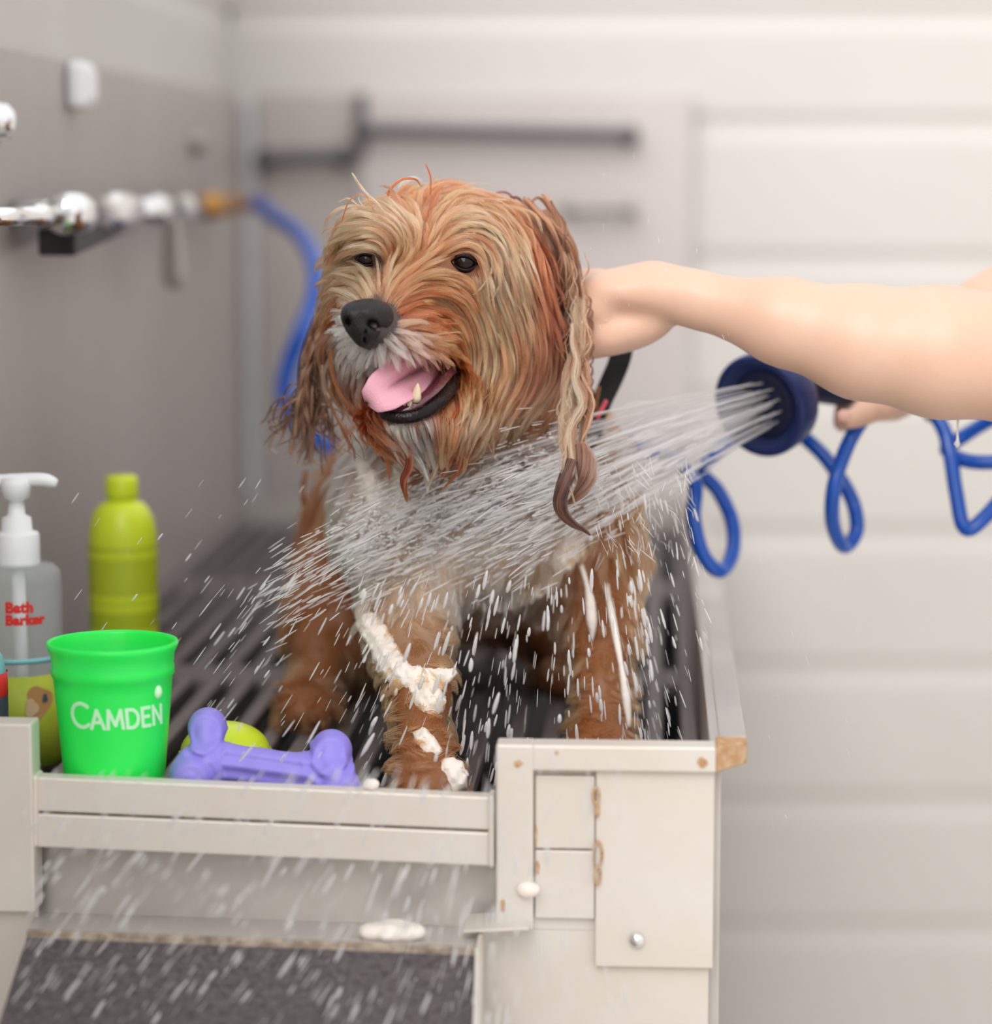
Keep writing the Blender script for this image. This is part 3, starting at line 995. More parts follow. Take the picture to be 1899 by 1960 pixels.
# ---- eyes
def ball(c, r, n=24, sq=(1, 1, 1)):
    v, f = [], []
    for i in range(n + 1):
        th = math.pi * i / n
        for j in range(n * 2):
            ph = math.pi * j / n
            v.append((c[0] + r * sq[0] * math.sin(th) * math.cos(ph), c[1] + r * sq[1] * math.sin(th) * math.sin(ph), c[2] + r * sq[2] * math.cos(th)))
    m = n * 2
    for i in range(n):
        for j in range(m):
            k = (j + 1) % m
            f.append((i * m + j, i * m + k, (i + 1) * m + k, (i + 1) * m + j))
    return np.array(v), f
M['eye'] = mat('dark_eye', srgb(22, 12, 9), 0.05, spec=0.35)
M['rim'] = mat('eye_rim', srgb(26, 18, 20), 0.5, spec=0.2)
def surf(px, py, S=None, off=0.0):
    S = S or ALL
    y, hit = surf_y(S, px, py)
    return P(px, py, y - off)
for nm, (px, py), rr in (('eye', (889, 503), .0082), ('eye', (701, 497), .0066)):
    c = surf(px, py) + np.array([0, 0.0030, 0])
    v, f = ball(c, rr)
    e = mesh_obj(nm, v, f, M['eye'], dog)
    # lids: a dark almond ring around the ball
    for up in (1, -1):
        q = []
        for k in range(13):
            s_ = -1 + 2 * k / 12
            q.append(c + np.array([s_ * rr * 1.12, -math.sqrt(max(0, 1 - (s_ * .9) ** 2)) * rr * 0.93 - .0002, up * (1 - s_ * s_) * rr * (0.62 if up > 0 else 0.58) - s_ * rr * 0.10]))
        v, f = tube(q, np.interp(np.linspace(0, 1, 13), [0, .5, 1], [.0005, .0010, .0005]), 8)
        mesh_obj('eyelid', v, f, M['rim'], dog)
# ---- nose
NC = P(700, 612, 1.738)
NS = Sdf()
def En(px, py, dy, rx, rz, ry, k=0.004, rot=None, sub=False):
    NS.ell(P(px, py, 1.738 + dy), (R_(rx, 1.738), ry, R_(rz, 1.738)), k, rot, sub)
En(706, 598, 0.008, 42, 27, 0.017, 0.004)
En(672, 603, 0.006, 20, 21, 0.014, 0.006)
En(728, 611, 0.010, 25, 25, 0.016, 0.006)
En(697, 628, 0.006, 33, 27, 0.014, 0.008)
En(700, 650, 0.010, 15, 15, 0.012, 0.008)
En(713, 621, -0.010, 11, 8.5, 0.013, 0.002, (25, 'Y'), True)
En(727, 630, -0.006, 11, 2.6, 0.010, 0.002, (-18, 'Y'), True)
En(666, 617, -0.006, 5, 9, 0.010, 0.003, None, True)
En(697, 652, -0.007, 1.6, 22, 0.008, 0.002, (8, 'Y'), True)
Vb, Fb = ALL.mesh(0.0045)
mesh_obj('body', Vb, Fb, M['dog'], dog, True, body_col(Vb))
M['nose'] = mat('black_nose', srgb(28, 25, 28), 0.42, spec=0.35, bump=0.5, bscale=900, coat=0.1)
sdf_obj('nose', NS, 0.0011, M['nose'], dog, relax=2)
# ---- tongue, lip, teeth
TG = Sdf()
tp = [(812, 700, 1.800), (784, 712, 1.785), (757, 732, 1.768), (735, 752, 1.757), (722, 764, 1.756)]
TG.chain([P(*q) for q in tp], [R_(x, 1.77) for x in (34, 40, 40, 34, 24)], 0.01)
M['tongue'] = mat('pink_tongue', srgb(236, 172, 186), 0.34, sss=0.0, bump=0.3, bscale=700, coat=0.1, col2=srgb(226, 164, 186), var=0.3, vscale=60)
# flatten: build as a curved sheet with a middle groove
def tongue():
    cl = resample(catmull([P(838, 692, 1.835), P(806, 704, 1.805), P(775, 722, 1.780), P(744, 742, 1.762), P(716, 763, 1.757), P(702, 772, 1.762)], 8), 40)
    wd = np.interp(np.linspace(0, 1, 40), [0, .25, .5, .72, .86, .95, 1.0], [30, 40, 43, 45, 40, 26, 5]) / FPX * 1.77
    t, _, _ = frames(cl)
    side = np.array([0.60, 0.05, -0.80]) * np.ones((40, 1))
    side -= t * (side * t).sum(1)[:, None]
    side /= np.linalg.norm(side, axis=1)[:, None]
    up = np.cross(side, t)
    if up[20][2] < 0:
        up = -up
    V, Fc = [], []
    m = 32
    for i in range(40):
        th = 0.0040 * min(1, wd[i] / .012) + .0004
        for j in range(m):
            a = 2 * math.pi * j / m
            s_ = math.cos(a)
            h = math.sin(a) * th
            gro = -0.0100 * math.exp(-((s_ + .05) / .12) ** 2) * math.sin(math.pi * min(1, i / 34.0)) ** .8
            curl = 0.006 * (s_ ** 2) * (0.4 + 0.6 * math.sin(math.pi * i / 39.0)) - 0.002
            V.append(cl[i] + side[i] * s_ * wd[i] + up[i] * (h + gro + curl))
    for i in range(39):
        for j in range(m):
            k = (j + 1) % m
            Fc.append((i * m + j, i * m + k, (i + 1) * m + k, (i + 1) * m + j))
    Fc += [tuple(range(m)), tuple(39 * m + j for j in range(m))]
    return V, Fc
v, f = tongue()
mesh_obj('tongue', v, f, M['tongue'], dog)
M['lip'] = mat('dark_wet_lip', srgb(24, 13, 16), 0.2, spec=0.3, bump=0.5, bscale=300)
LP = Sdf()
lpts = [P(726, 788, 1.770), P(752, 799, 1.762), P(790, 797, 1.761), P(826, 780, 1.770), P(853, 756, 1.788), P(872, 722, 1.812)]
LP.chain(list(resample(catmull(lpts, 5), 16)), list(np.interp(np.linspace(0, 1, 16), [0, .2, .5, .8, 1], [.0022, .0034, .0044, .0046, .003])), 0.004)
sdf_obj('lower_lip', LP, 0.0014, M['lip'], dog)
GM = Sdf()
gp = [P(750, 790, 1.775), P(790, 783, 1.775), P(822, 764, 1.783), P(845, 738, 1.80), P(860, 715, 1.82)]
GM.chain(list(resample(catmull(gp, 5), 12)), [.0055] * 12, 0.006)
sdf_obj('gum', GM, 0.0016, mat('wet_gum', srgb(104, 52, 62), 0.12, coat=0.8, bump=0.4, bscale=300), dog)
M['tooth'] = mat('tooth', srgb(238, 218, 186), 0.22, sss=0.1, coat=0.4)
def tooth(base, tip, r):
    q = [np.array(base) * (1 - t) + np.array(tip) * t for t in (0, .25, .5, .75, .93, 1)]
    v, f = tube(q, [r, r * 1.02, r * .86, r * .58, r * .25, r * .06], 14)
    mesh_obj('tooth', v, f, M['tooth'], dog)
tooth(P(796, 768, 1.772), P(800, 733, 1.768), .0034)
tooth(P(783, 778, 1.771), P(785, 763, 1.769), .0024)
tooth(P(775, 782, 1.771), P(774, 771, 1.769), .0019)
tooth(P(790, 774, 1.773), P(792, 764, 1.771), .0017)
tooth(P(856, 696, 1.806), P(858, 708, 1.805), .0018)

# ---- combing strokes, drawn on the face
def G(cx, cy):
    return 480 + cx / 2.6375, 300 + cy / 2.6375
blond, gold, orange, red, wetb, white, greyb = (np.array(srgb(*c)) for c in ((246, 154, 113), (232, 114, 69), (203, 84, 45), (150, 62, 35), (98, 48, 36), (250, 228, 220), (150, 112, 100)))
def stroke(flow, pts, L, c, c2=None, S=None, off=0.004):
    q = []
    last = None
    for cx, cy in pts:
        px, py = G(cx, cy)
        y, hit = surf_y(S or HD, px, py)
        if not hit and last is not None:
            y = min(y, last + 0.02) if y else last
        last = y
        q.append(P(px, py, y - off))
    flow.add(np.array(q), L, c, c2)
FH = Flow(0.0085)
st = [
 ([(860, 360), (700, 330), (560, 380), (430, 480), (370, 600), (360, 660)], .045, blond, gold),
 ([(800, 290), (650, 250), (520, 300), (420, 390), (365, 500)], .045, gold, gold),
 ([(820, 420), (700, 390), (590, 400), (490, 430), (420, 500)], .035, blond, gold),
 ([(790, 480), (760, 330), (740, 220), (730, 160)], .04, blond, orange),
 ([(740, 440), (690, 330), (640, 240), (560, 150)], .045, blond, gold),
 ([(880, 460), (880, 380), (870, 280), (885, 180)], .035, orange, gold),
 ([(900, 420), (960, 350), (1070, 330), (1170, 390), (1240, 500), (1235, 620), (1170, 720)], .05, blond, blond),
 ([(900, 330), (960, 250), (1100, 240), (1230, 320), (1310, 450), (1340, 600), (1330, 740)], .055, gold, blond),
 ([(900, 230), (1050, 180), (1200, 220), (1330, 330), (1400, 500), (1410, 700), (1370, 900)], .055, orange, wetb),
 ([(1000, 170), (1200, 180), (1350, 260), (1450, 420), (1500, 600), (1490, 800), (1430, 1000)], .055, red, wetb),
 ([(1150, 170), (1350, 220), (1480, 330), (1570, 480), (1600, 650), (1590, 850)], .05, red, red),
 ([(960, 430), (1040, 400), (1120, 420), (1190, 500), (1190, 620), (1140, 700)], .035, gold, blond),
 ([(650, 690), (640, 630), (560, 570), (450, 560), (350, 600)], .03, blond, blond),
 ([(630, 710), (540, 640), (430, 640), (350, 670)], .03, blond, gold),
 ([(660, 690), (700, 600), (760, 520), (820, 440)], .03, blond, gold),
 ([(700, 690), (790, 620), (880, 570), (960, 560)], .03, gold, gold),
 ([(690, 720), (800, 660), (960, 640), (1090, 700), (1170, 820), (1180, 980), (1120, 1150)], .045, gold, blond),
 ([(710, 760), (830, 720), (960, 770), (1040, 900), (1060, 1050), (1050, 1180), (1030, 1300)], .045, orange, gold),
 ([(720, 800), (830, 800), (920, 880), (980, 990), (1010, 1060)], .022, orange, orange),
 ([(660, 930), (740, 970), (800, 1030), (850, 1090)], .009, white, gold),
 ([(600, 950), (620, 1000), (650, 1040)], .006, white, greyb),
 ([(500, 890), (490, 950), (520, 1010)], .009, white, white),
 ([(720, 880), (820, 900), (900, 970), (960, 1040)], .02, gold, gold),
 ([(1150, 650), (1250, 780), (1300, 950), (1280, 1100), (1180, 1220), (1060, 1310), (1000, 1400)], .055, gold, blond),
 ([(1250, 650), (1370, 800), (1430, 980), (1400, 1120), (1280, 1230), (1150, 1290)], .055, orange, blond),
 ([(1350, 600), (1470, 780), (1530, 950), (1500, 1100), (1420, 1200), (1300, 1300), (1260, 1370)], .05, orange, blond),
 ([(1500, 600), (1580, 750), (1600, 900), (1570, 1050), (1520, 1180), (1450, 1300)], .045, red, gold),
 ([(1000, 620), (1080, 650), (1150, 720), (1220, 860), (1240, 1000)], .04, orange, gold),
 ([(450, 680), (400, 760), (350, 880), (330, 1020), (370, 1180), (450, 1350), (520, 1500)], .055, gold, red),
 ([(520, 700), (440, 820), (400, 960), (430, 1120), (520, 1270), (620, 1390), (690, 1560)], .055, orange, red),
 ([(480, 900), (440, 1000), (480, 1150), (570, 1290), (700, 1400)], .045, orange, red),
 ([(540, 1020), (540, 1150), (600, 1280), (700, 1380)], .03, red, red),
 ([(480, 560), (400, 620), (360, 700), (340, 800)], .04, gold, gold),
 ([(700, 1330), (720, 1400), (780, 1460), (850, 1530), (880, 1600)], .03, white, blond),
 ([(820, 1330), (850, 1420), (900, 1500), (890, 1600)], .035, white, blond),
 ([(950, 1250), (960, 1350), (980, 1450), (960, 1550)], .04, orange, orange),
 ([(1050, 1250), (1080, 1400), (1060, 1500), (1000, 1600)], .045, orange, red),
 ([(1180, 1280), (1160, 1400), (1110, 1500), (1060, 1600)], .04, gold, red),
 ([(1300, 1300), (1250, 1400), (1200, 1480)], .04, wetb, red),
 ([(600, 1360), (650, 1450), (690, 1560)], .045, red, red),
]
for s_ in st:
    stroke(FH, *s_)
# the back and the far side of the head: combed down and back
for (px, py, Y) in ((1000, 420, 1.95), (1060, 560, 1.97), (1040, 720, 1.98), (900, 420, 1.97), (760, 440, 1.96), (660, 560, 1.95), (900, 600, 1.99)):
    p = P(px, py, Y)
    FH.add(np.array([p, p + [0, .02, -.02], p + [0, .03, -.05]]), .045, red, wetb)
FH.done()
Vh, Fh = HD.mesh(0.005)
def keep_h(c):
    k = np.ones(len(c))
    m = P(800, 735, 1.785)
    R = np.array(Matrix.Rotation(math.radians(-18), 3, 'Y'))
    q = (c - m) @ R
    e = np.sqrt((q[:, 0] / R_(90, 1.785)) ** 2 + (q[:, 1] / .064) ** 2 + (q[:, 2] / R_(46, 1.785)) ** 2)
    k[e < 1.06] = 0
    k[NS(c) < 0.0012] = 0
    for e_, r in ((EYE_R, .0110), (EYE_L, .0080)):
        k[np.linalg.norm((c - e_) * [1, .4, 1.15], axis=1) < r] = 0
    k *= 1 + 1.5 * (c[:, 1] < 1.88)
    k[BD(c) < -0.004] *= 0.15
    return k
roots = mesh_roots(Vh, Fh, 90000, keep=keep_h)
dens = np.linalg.norm(roots - NC, axis=1)
Pn, Cn = coat(HD, FH, roots, 3600, K=12, shrink=0.84, cvar=0.36, lift=(0.001, 0.005), layers=0.0050, frizz=0.0007)
# under coat, shorter; its tint is darkened to paint shade between the locks
roots2 = mesh_roots(Vh, Fh, 26000, keep=keep_h)
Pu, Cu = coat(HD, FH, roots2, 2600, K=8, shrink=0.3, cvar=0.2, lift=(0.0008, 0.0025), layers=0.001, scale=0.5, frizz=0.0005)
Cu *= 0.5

def clear_of(Pt, Cc):
    """drops strands that would cross the eyes, the nose or the open mouth"""
    bad = np.zeros(len(Pt), bool)
    for e_, rx, rz in ((EYE_R, .0096, .0064), (EYE_L, .0052, .0044)):
        d = Pt - e_
        d[..., 0] -= d[..., 1] * (e_[0] / e_[1])
        d[..., 2] -= d[..., 1] * ((e_[2] - CAMZ) / e_[1])
        bad |= ((((d[..., 0] / rx) ** 2 + (d[..., 2] / rz) ** 2) < 1) & (d[..., 1] < .02)).any(1)
    bad |= (NS(Pt) < 0.0006).any(1)
    bad |= (TG(Pt) < -0.001).any(1)
    return Pt[~bad], Cc[~bad]
Pn, Cn = clear_of(Pn, Cn)
Pu, Cu = clear_of(Pu, Cu)
hh = hair_obj('head_fur', Pn, Cn, NR.uniform(.00009, .00016, len(Pn)), M['fur'], dog)
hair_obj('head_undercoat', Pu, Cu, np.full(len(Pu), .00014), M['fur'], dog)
# ---- ears and hanging locks
def pl(pts, Y):
    """(px, py) strokes at distance Y (one value or one per point) as points of the place"""
    Ys = [Y] * len(pts) if np.isscalar(Y) else Y
    return np.array([P(a, b, y) for (a, b), y in zip(pts, Ys)])
class Locks:
    def __init__(s): s.p, s.c, s.r = [], [], []
    def add(s, pts, Y, w, n, col, **kw):
        K = 24
        if Y == 'A' or Y == 'B':
            o_ = 0.0 if Y == 'A' else -.004
            Y = eys(pts, o_)
            Y[0] += .02; Y[1] += .008
        elif isinstance(Y, tuple):
            Y = eys(pts, Y[1])
        p, c, r = lock(pl(pts, Y), [x / 2750.0 for x in w], n, col, K=K, **kw)
        s.p.append(p); s.c.append(c); s.r.append(r)
        return s
    def build(s, name, parent):
        return hair_obj(name, np.vstack(s.p), np.vstack(s.c), np.concatenate(s.r), M['fur'], parent)

def ear(pts, Ys, rad, flat, label):
    S = Sdf()
    q = resample(catmull(pl(pts, Ys), 6), 18)
    S.chain(list(q), list(np.interp(np.linspace(0, 1, 18), np.linspace(0, 1, len(rad)), [x / 2750.0 for x in rad])), 0.012)
    n0 = len(bpy.data.objects)
    o = sdf_obj('ear', S, 0.003, M['ear'], dog)
    o['label'] = label
    return o, S
M['ear'] = mat('ear_skin', srgb(70, 44, 34), 0.5, bump=0.4, bscale=200)
er, _ = ear([(1040, 420), (1085, 500), (1100, 600), (1102, 700), (1098, 780), (1098, 830)], [1.92, 1.90, 1.885, 1.862, 1.842, 1.832], [20, 16, 12, 10, 8, 4], 1, 'ear hanging as a wet twisted rope')
el, _ = ear([(655, 560), (612, 650), (592, 730), (600, 810)], [1.93, 1.925, 1.92, 1.915], [17, 15, 12, 5], 1, 'ear with dark straggly wet ends')
LE = Locks()
lite, mid, dk, blk = np.array(srgb(222, 150, 114)), np.array(srgb(176, 108, 78)), np.array(srgb(112, 74, 56)), np.array(srgb(66, 44, 38))
YE = 1.862
def eys(pts, off=0.0):
    return [YE - off - .062 * min(1, max(0, (q[1] - 600) / 300.0)) for q in pts]
# crown of the ear, falling over the side of the head
for k in range(46):
    t = RND.random()
    x0 = 1000 + 100 * t + RND.gauss(0, 8)
    y0 = 385 + 150 * t * t + RND.gauss(0, 12)
    x1 = 1072 + 42 * RND.random()
    y1 = y0 + 140 + 90 * RND.random()
    Yk = 1.86 + .02 * RND.random()
    LE.add([(x0, y0), (x0 + (x1 - x0) * .5 + 14, y0 + (y1 - y0) * .35), (x1, y0 + (y1 - y0) * .7), (x1 + RND.gauss(-4, 9), y1)], [Yk + .02, Yk, Yk, Yk],
           [7, 8, 6, 1.2], 110, [dk, mid, np.array(srgb(160, 96, 64)), dk][k % 4], wave=.0012, waves=1.5 + RND.random(), frizz=.0005)
# long ropes of the near ear
LE.add([(1078, 455), (1098, 530), (1112, 620), (1104, 700), (1090, 770), (1084, 830), (1090, 890), (1104, 930)], 'A', [13, 15, 17, 20, 23, 22, 17, 4], 1500, lite, wave=.0016, waves=4, twist=.6, cvar=.35)
LE.add([(1090, 500), (1112, 580), (1120, 650), (1116, 720), (1126, 770), (1116, 830), (1112, 880), (1116, 920)], 'B', [11, 13, 15, 17, 18, 17, 14, 4], 1200, mid, wave=.0020, waves=4, twist=.5, cvar=.35)
LE.add([(1095, 620), (1098, 690), (1108, 750), (1100, 810), (1088, 850), (1098, 900), (1085, 925)], ('E', .008), [5, 8, 10, 11, 10, 8, 2], 500, lite, wave=.0026, waves=3.5, cvar=.3)
LE.add([(1105, 690), (1122, 740), (1138, 778), (1126, 815), (1112, 845)], ('E', .004), [3, 4, 4, 3, 1], 130, mid, wave=.0015, waves=2)
LE.add([(1092, 800), (1082, 850), (1076, 890), (1090, 930), (1104, 975)], ('E', .010), [2, 3, 2.5, 2.5, 1], 70, lite, wave=.002, waves=2)
# twisted dark ends
LE.add([(1108, 850), (1120, 890), (1118, 925), (1098, 955), (1083, 965)], ('E', .004), [14, 22, 22, 13, 2], 1200, np.array(srgb(112, 74, 60)), twist=.35, flat=.8, cvar=.3, hair=.00015)
LE.add([(1096, 880), (1080, 925), (1072, 955), (1078, 982), (1100, 1004), (1116, 1012), (1130, 1024)], ('E', .008), [12, 18, 18, 17, 12, 7, 1], 1400, np.array(srgb(96, 62, 52)), twist=.25, flat=.8, cvar=.35, hair=.00016, lenvar=.04)
for k in range(26):
    x = RND.uniform(1072, 1128); y = RND.uniform(480, 800); s_ = RND.choice((-1, 1))
    LE.add([(x, y), (x + 8 * s_, y + 30), (x - 6 * s_, y + 62), (x + 10 * s_, y + 95)], ('E', .004), [2, 3, 2, .6], 26, [dk, mid, lite][k % 3], wave=.0015, waves=2)
for k in range(10):                                   # curls at the outer edge
    y = 560 + 22 * k
    LE.add([(1112, y), (1130 + RND.random() * 6, y + 12), (1128, y + 34), (1116, y + 48)], 1.87, [2, 2.5, 2, .8], 30, dk, frizz=.0008)
LE.build('ear_fur', er)
LL = Locks()
for k in range(95):
    t = RND.random()
    x0, y0 = 640 - 50 * t + RND.gauss(0, 6), 560 + 170 * t
    x1 = 575 + 60 * RND.random() - 20 * t
    y1 = y0 + 90 + 70 * RND.random()
    Yk = 1.875 + .03 * RND.random()
    LL.add([(x0, y0), (x0 * .6 + x1 * .4 - 10, y0 * .6 + y1 * .4), (x1, y1)], Yk, [5, 6, 1.2], 70, [dk, dk, blk, np.array(srgb(140, 92, 66)), mid][k % 5], wave=.002, waves=1.5, frizz=.0007)
for k in range(58):                                   # straggly ends, curling outwards
    a_ = RND.uniform(0, 1)
    x0, y0 = 590 + 40 * RND.random(), 720 + 70 * RND.random()
    dx = -20 - 75 * a_ + RND.gauss(0, 10) if k % 2 else RND.uniform(-40, 40)
    dy = 40 + 60 * (1 - a_) + RND.gauss(0, 12)
    cu = RND.gauss(0, 26)
    LL.add([(x0, y0), (x0 + dx * .35, y0 + dy * .25 + cu * .4), (x0 + dx * .8, y0 + dy * .6 - cu * .4), (x0 + dx, y0 + dy + RND.gauss(0, 8)), (x0 + dx + RND.gauss(0, 16), y0 + dy + 22)],
           1.885 + .025 * RND.random(), [3, 3, 1.8, 1.1, .4], 34, [dk, blk, blk, dk][k % 4], wave=.0012, waves=1.5, frizz=.0006)
LL.build('ear_fur', el)

# ---- long wet locks of the beard and the top of the head
BL = Locks()
def gl(pts): return [G(*q) for q in pts]
def addg(pts, off, w, n, col, **kw):
    q = gl(pts)
    ys, last = [], None
    for px, py in q:
        y, hit = surf_y(HD, px, py)
        if not hit and last is not None:
            y = last + .001
        last = y
        ys.append(y - off)
    BL.add(q, ys, w, n, col, **kw)
addg([(720, 1290), (760, 1380), (830, 1480), (880, 1580), (895, 1700)], .006, [14, 20, 14, 8, 2], 700, np.array(srgb(236, 206, 170)), wave=.001, waves=2)
addg([(640, 1330), (700, 1400), (790, 1450), (860, 1540), (900, 1640)], .007, [10, 14, 10, 6, 1.5], 350, white, wave=.001)
addg([(740, 1400), (790, 1480), (800, 1560), (770, 1640), (790, 1745)], .000, [9, 12, 14, 12, 1.5], 600, red * .7, twist=.3, cvar=.3)
addg([(900, 1380), (910, 1480), (930, 1560), (890, 1680)], .004, [10, 12, 8, 1], 300, blond)
addg([(600, 1350), (660, 1450), (690, 1540), (700, 1640)], .0, [8, 9, 7, 1], 260, red)
addg([(520, 1330), (600, 1430), (670, 1480), (690, 1560)], .002, [6, 7, 5, 1], 180, red)
addg([(440, 1330), (480, 1420), (520, 1480), (525, 1540)], .002, [5, 6, 5, 1], 150, wetb)
addg([(380, 1200), (440, 1330), (490, 1420), (500, 1500)], .006, [5, 7, 5, 1], 150, orange)
addg([(1010, 1250), (1050, 1380), (1040, 1480), (990, 1570), (950, 1640)], .004, [9, 10, 8, 6, 1.5], 330, orange)
addg([(1100, 1280), (1130, 1400), (1100, 1500), (1040, 1600), (970, 1680)], .002, [8, 9, 7, 4, 1], 260, red)
addg([(1190, 1200), (1100, 1290), (1040, 1350), (1000, 1430)], .012, [8, 9, 6, 1.5], 260, np.array(srgb(214, 140, 112)))
addg([(1230, 1200), (1160, 1290), (1120, 1400), (1090, 1530)], .008, [8, 9, 6, 1.5], 260, red)
addg([(1420, 1150), (1350, 1250), (1290, 1330), (1260, 1420)], .006, [8, 8, 6, 1.2], 220, orange)
addg([(1480, 1080), (1440, 1200), (1360, 1300), (1300, 1380)], .006, [8, 8, 6, 1.2], 220, gold)
addg([(1100, 1100), (1060, 1250), (1010, 1330), (985, 1410)], .010, [9, 9, 6, 1.5], 260, orange)
# cheek waves in front of the coat
for (pts, c_) in (
 ([(1000, 760), (1060, 900), (1080, 1050), (1060, 1200), (1040, 1300)], gold), ([(1080, 760), (1170, 900), (1190, 1050), (1130, 1190), (1050, 1300)], blond),
 ([(1180, 820), (1270, 950), (1290, 1080), (1230, 1200), (1110, 1290)], blond), ([(1300, 850), (1380, 980), (1380, 1100), (1290, 1210), (1160, 1285)], gold),
 ([(1400, 800), (1480, 930), (1480, 1060), (1400, 1170), (1280, 1260)], blond), ([(1480, 700), (1560, 860), (1560, 980), (1500, 1090), (1400, 1180)], gold),
 ([(1340, 500), (1420, 700), (1470, 850), (1440, 980), (1380, 1080)], wetb), ([(1250, 450), (1340, 600), (1400, 760), (1380, 900), (1330, 1000)], orange),
 ([(1130, 380), (1210, 480), (1220, 580), (1170, 660), (1120, 700)], blond), ([(1170, 400), (1260, 520), (1260, 640), (1220, 720), (1180, 780)], blond),
 ([(1200, 350), (1320, 480), (1330, 640), (1290, 760), (1250, 820)], gold), ([(380, 800), (340, 950), (360, 1100), (420, 1230), (480, 1300)], gold),
 ([(440, 850), (400, 1000), (430, 1150), (510, 1280), (600, 1380)], orange), ([(360, 1050), (370, 1180), (430, 1300), (500, 1400), (560, 1450)], blond)):
    addg(pts, .0075, [5, 7, 6, 4, 1], 170, c_, wave=.0008, waves=1.5, cvar=.25)
# brow fringe and top tufts
addg([(700, 330), (640, 240), (570, 170), (510, 80)], .004, [10, 7, 3, .4], 150, blond)
addg([(690, 260), (700, 180), (760, 120), (830, 115), (860, 150)], .006, [8, 8, 7, 5, 2], 260, orange)
addg([(740, 240), (760, 150), (820, 110), (865, 140), (850, 200)], .002, [10, 12, 10, 6, 2], 300, white * .8 + blond * .2)
addg([(900, 260), (905, 180), (905, 100), (880, 30)], .002, [5, 5, 3, .4], 90, red)
addg([(905, 220), (920, 140), (945, 90)], .002, [2, 1.4, .4], 24, gold)
addg([(640, 300), (570, 190), (500, 220), (470, 290), (460, 330)], .006, [3, 3, 2, 1, .4], 40, red)
addg([(560, 260), (500, 210), (440, 230)], .004, [2, 1.4, .3], 18, gold)
addg([(1180, 230), (1240, 185), (1300, 185), (1340, 235)], -.004, [9, 9, 7, 2], 200, wetb)
addg([(1270, 240), (1330, 205), (1370, 225), (1400, 290)], -.004, [8, 8, 6, 2], 160, wetb)
addg([(1400, 260), (1440, 210), (1480, 230), (1540, 320)], -.01, [9, 9, 7, 2], 220, dk)
addg([(1500, 290), (1510, 230), (1505, 190)], -.01, [4, 3, .4], 50, mid)
addg([(1420, 250), (1470, 300), (1460, 380), (1500, 450)], .0, [5, 5, 4, 1], 90, mid)
for k in range(34):                                     # stray hairs
    cx, cy = RND.uniform(560, 1330), RND.uniform(225, 330)
    addg([(cx, cy), (cx - 20, cy - 30), (cx - 60 + RND.gauss(0, 40), cy - 40 + RND.gauss(0, 20))], .004, [1, .8, .3], 3, gold)
for k in range(60):
    cx, cy = RND.uniform(400, 1300), RND.uniform(1150, 1400)
    addg([(cx, cy), (cx + RND.gauss(0, 30), cy + 80), (cx + RND.gauss(0, 60), cy + 150)], .006, [1.5, 1, .3], 5, red)
BL.build('beard_locks', dog)

# ---- body coat
FB = Flow(0.02)
bdo, bdr = np.array(srgb(186, 120, 76)), np.array(srgb(140, 78, 46))
crm, wht = np.array(srgb(250, 214, 186)), np.array(srgb(255, 250, 246))
for (px, py, dx, dz, L, c) in (
 (700, 900, -.3, -1, .03, wht), (640, 930, -.4, -1, .03, bdr), (760, 900, 0, -1, .03, wht), (820, 930, .1, -1, .03, wht), (900, 900, 0, -1, .03, wht), (1000, 880, .1, -1, .03, wht),
 (1060, 850, .1, -1, .03, bdo), (1120, 850, .2, -1, .03, bdo), (1180, 800, .3, -1, .03, bdr), (1200, 950, .2, -1, .025, bdo), (1150, 1000, 0, -1, .025, bdo), (1200, 1080, .1, -1, .025, bdo),
 (1100, 1040, -.1, -1, .025, bdo), (700, 1000, -.2, -1, .03, wht), (640, 1020, -.2, -1, .03, bdr), (760, 1020, -.1, -1, .03, crm), (850, 1000, 0, -1, .03, wht), (950, 1000, 0, -1, .03, wht),
 (1040, 980, .1, -1, .03, crm), (800, 1080, 0, -1, .03, crm), (900, 1080, 0, -1, .03, crm), (980, 1100, 0, -1, .03, crm), (1040, 1080, .1, -1, .03, crm), (960, 1150, 0, -1, .02, crm),
 (740, 1120, -.1, -1, .025, crm), (720, 1200, 0, -1, .02, bdo), (800, 1180, .1, -1, .02, bdo), (840, 1240, .1, -1, .02, bdo), (760, 1280, -.1, -1, .02, bdo), (820, 1340, 0, -1, .015, bdo), (800, 1420, 0, -1, .012, bdr), (820, 1490, 0, -.6, .008, bdo),
 (1130, 1120, 0, -1, .02, bdr), (1180, 1160, 0, -1, .02, bdo), (1150, 1260, 0, -1, .015, bdo), (1160, 1360, 0, -1, .012, bdo), (1140, 1400, 0, -1, .01, bdr),
 (620, 1080, -.1, -1, .025, bdr), (660, 1160, 0, -1, .02, bdr), (650, 1260, -.1, -1, .015, bdo), (620, 1340, -.3, -1, .012, bdr), (590, 1390, -.3, -.6, .008, bdr), (1060, 1200, 0, -1, .015, bdr), (900, 1170, 0, -1, .015, bdr)):
    y, h_ = surf_y(BD, px, py)
    p = P(px, py, y)
    d = np.array([dx, -.1, dz]) * .012
    FB.add(np.array([p - d, p, p + d]), L * (.6 if py > 1130 and px > 700 else 1.0), c)
for (px, py, Y, c) in ((900, 850, 2.1, bdr), (880, 850, 2.3, bdr), (700, 1000, 2.3, bdr), (1000, 1000, 2.25, bdr), (690, 930, 2.5, bdr), (850, 1100, 2.2, bdr)):
    p = P(px, py, Y)
    FB.add(np.array([p, p + [0, .01, -.01], p + [0, .015, -.03]]), .025, c)
FB.done()
Vd, Fd = BD.mesh(0.006)
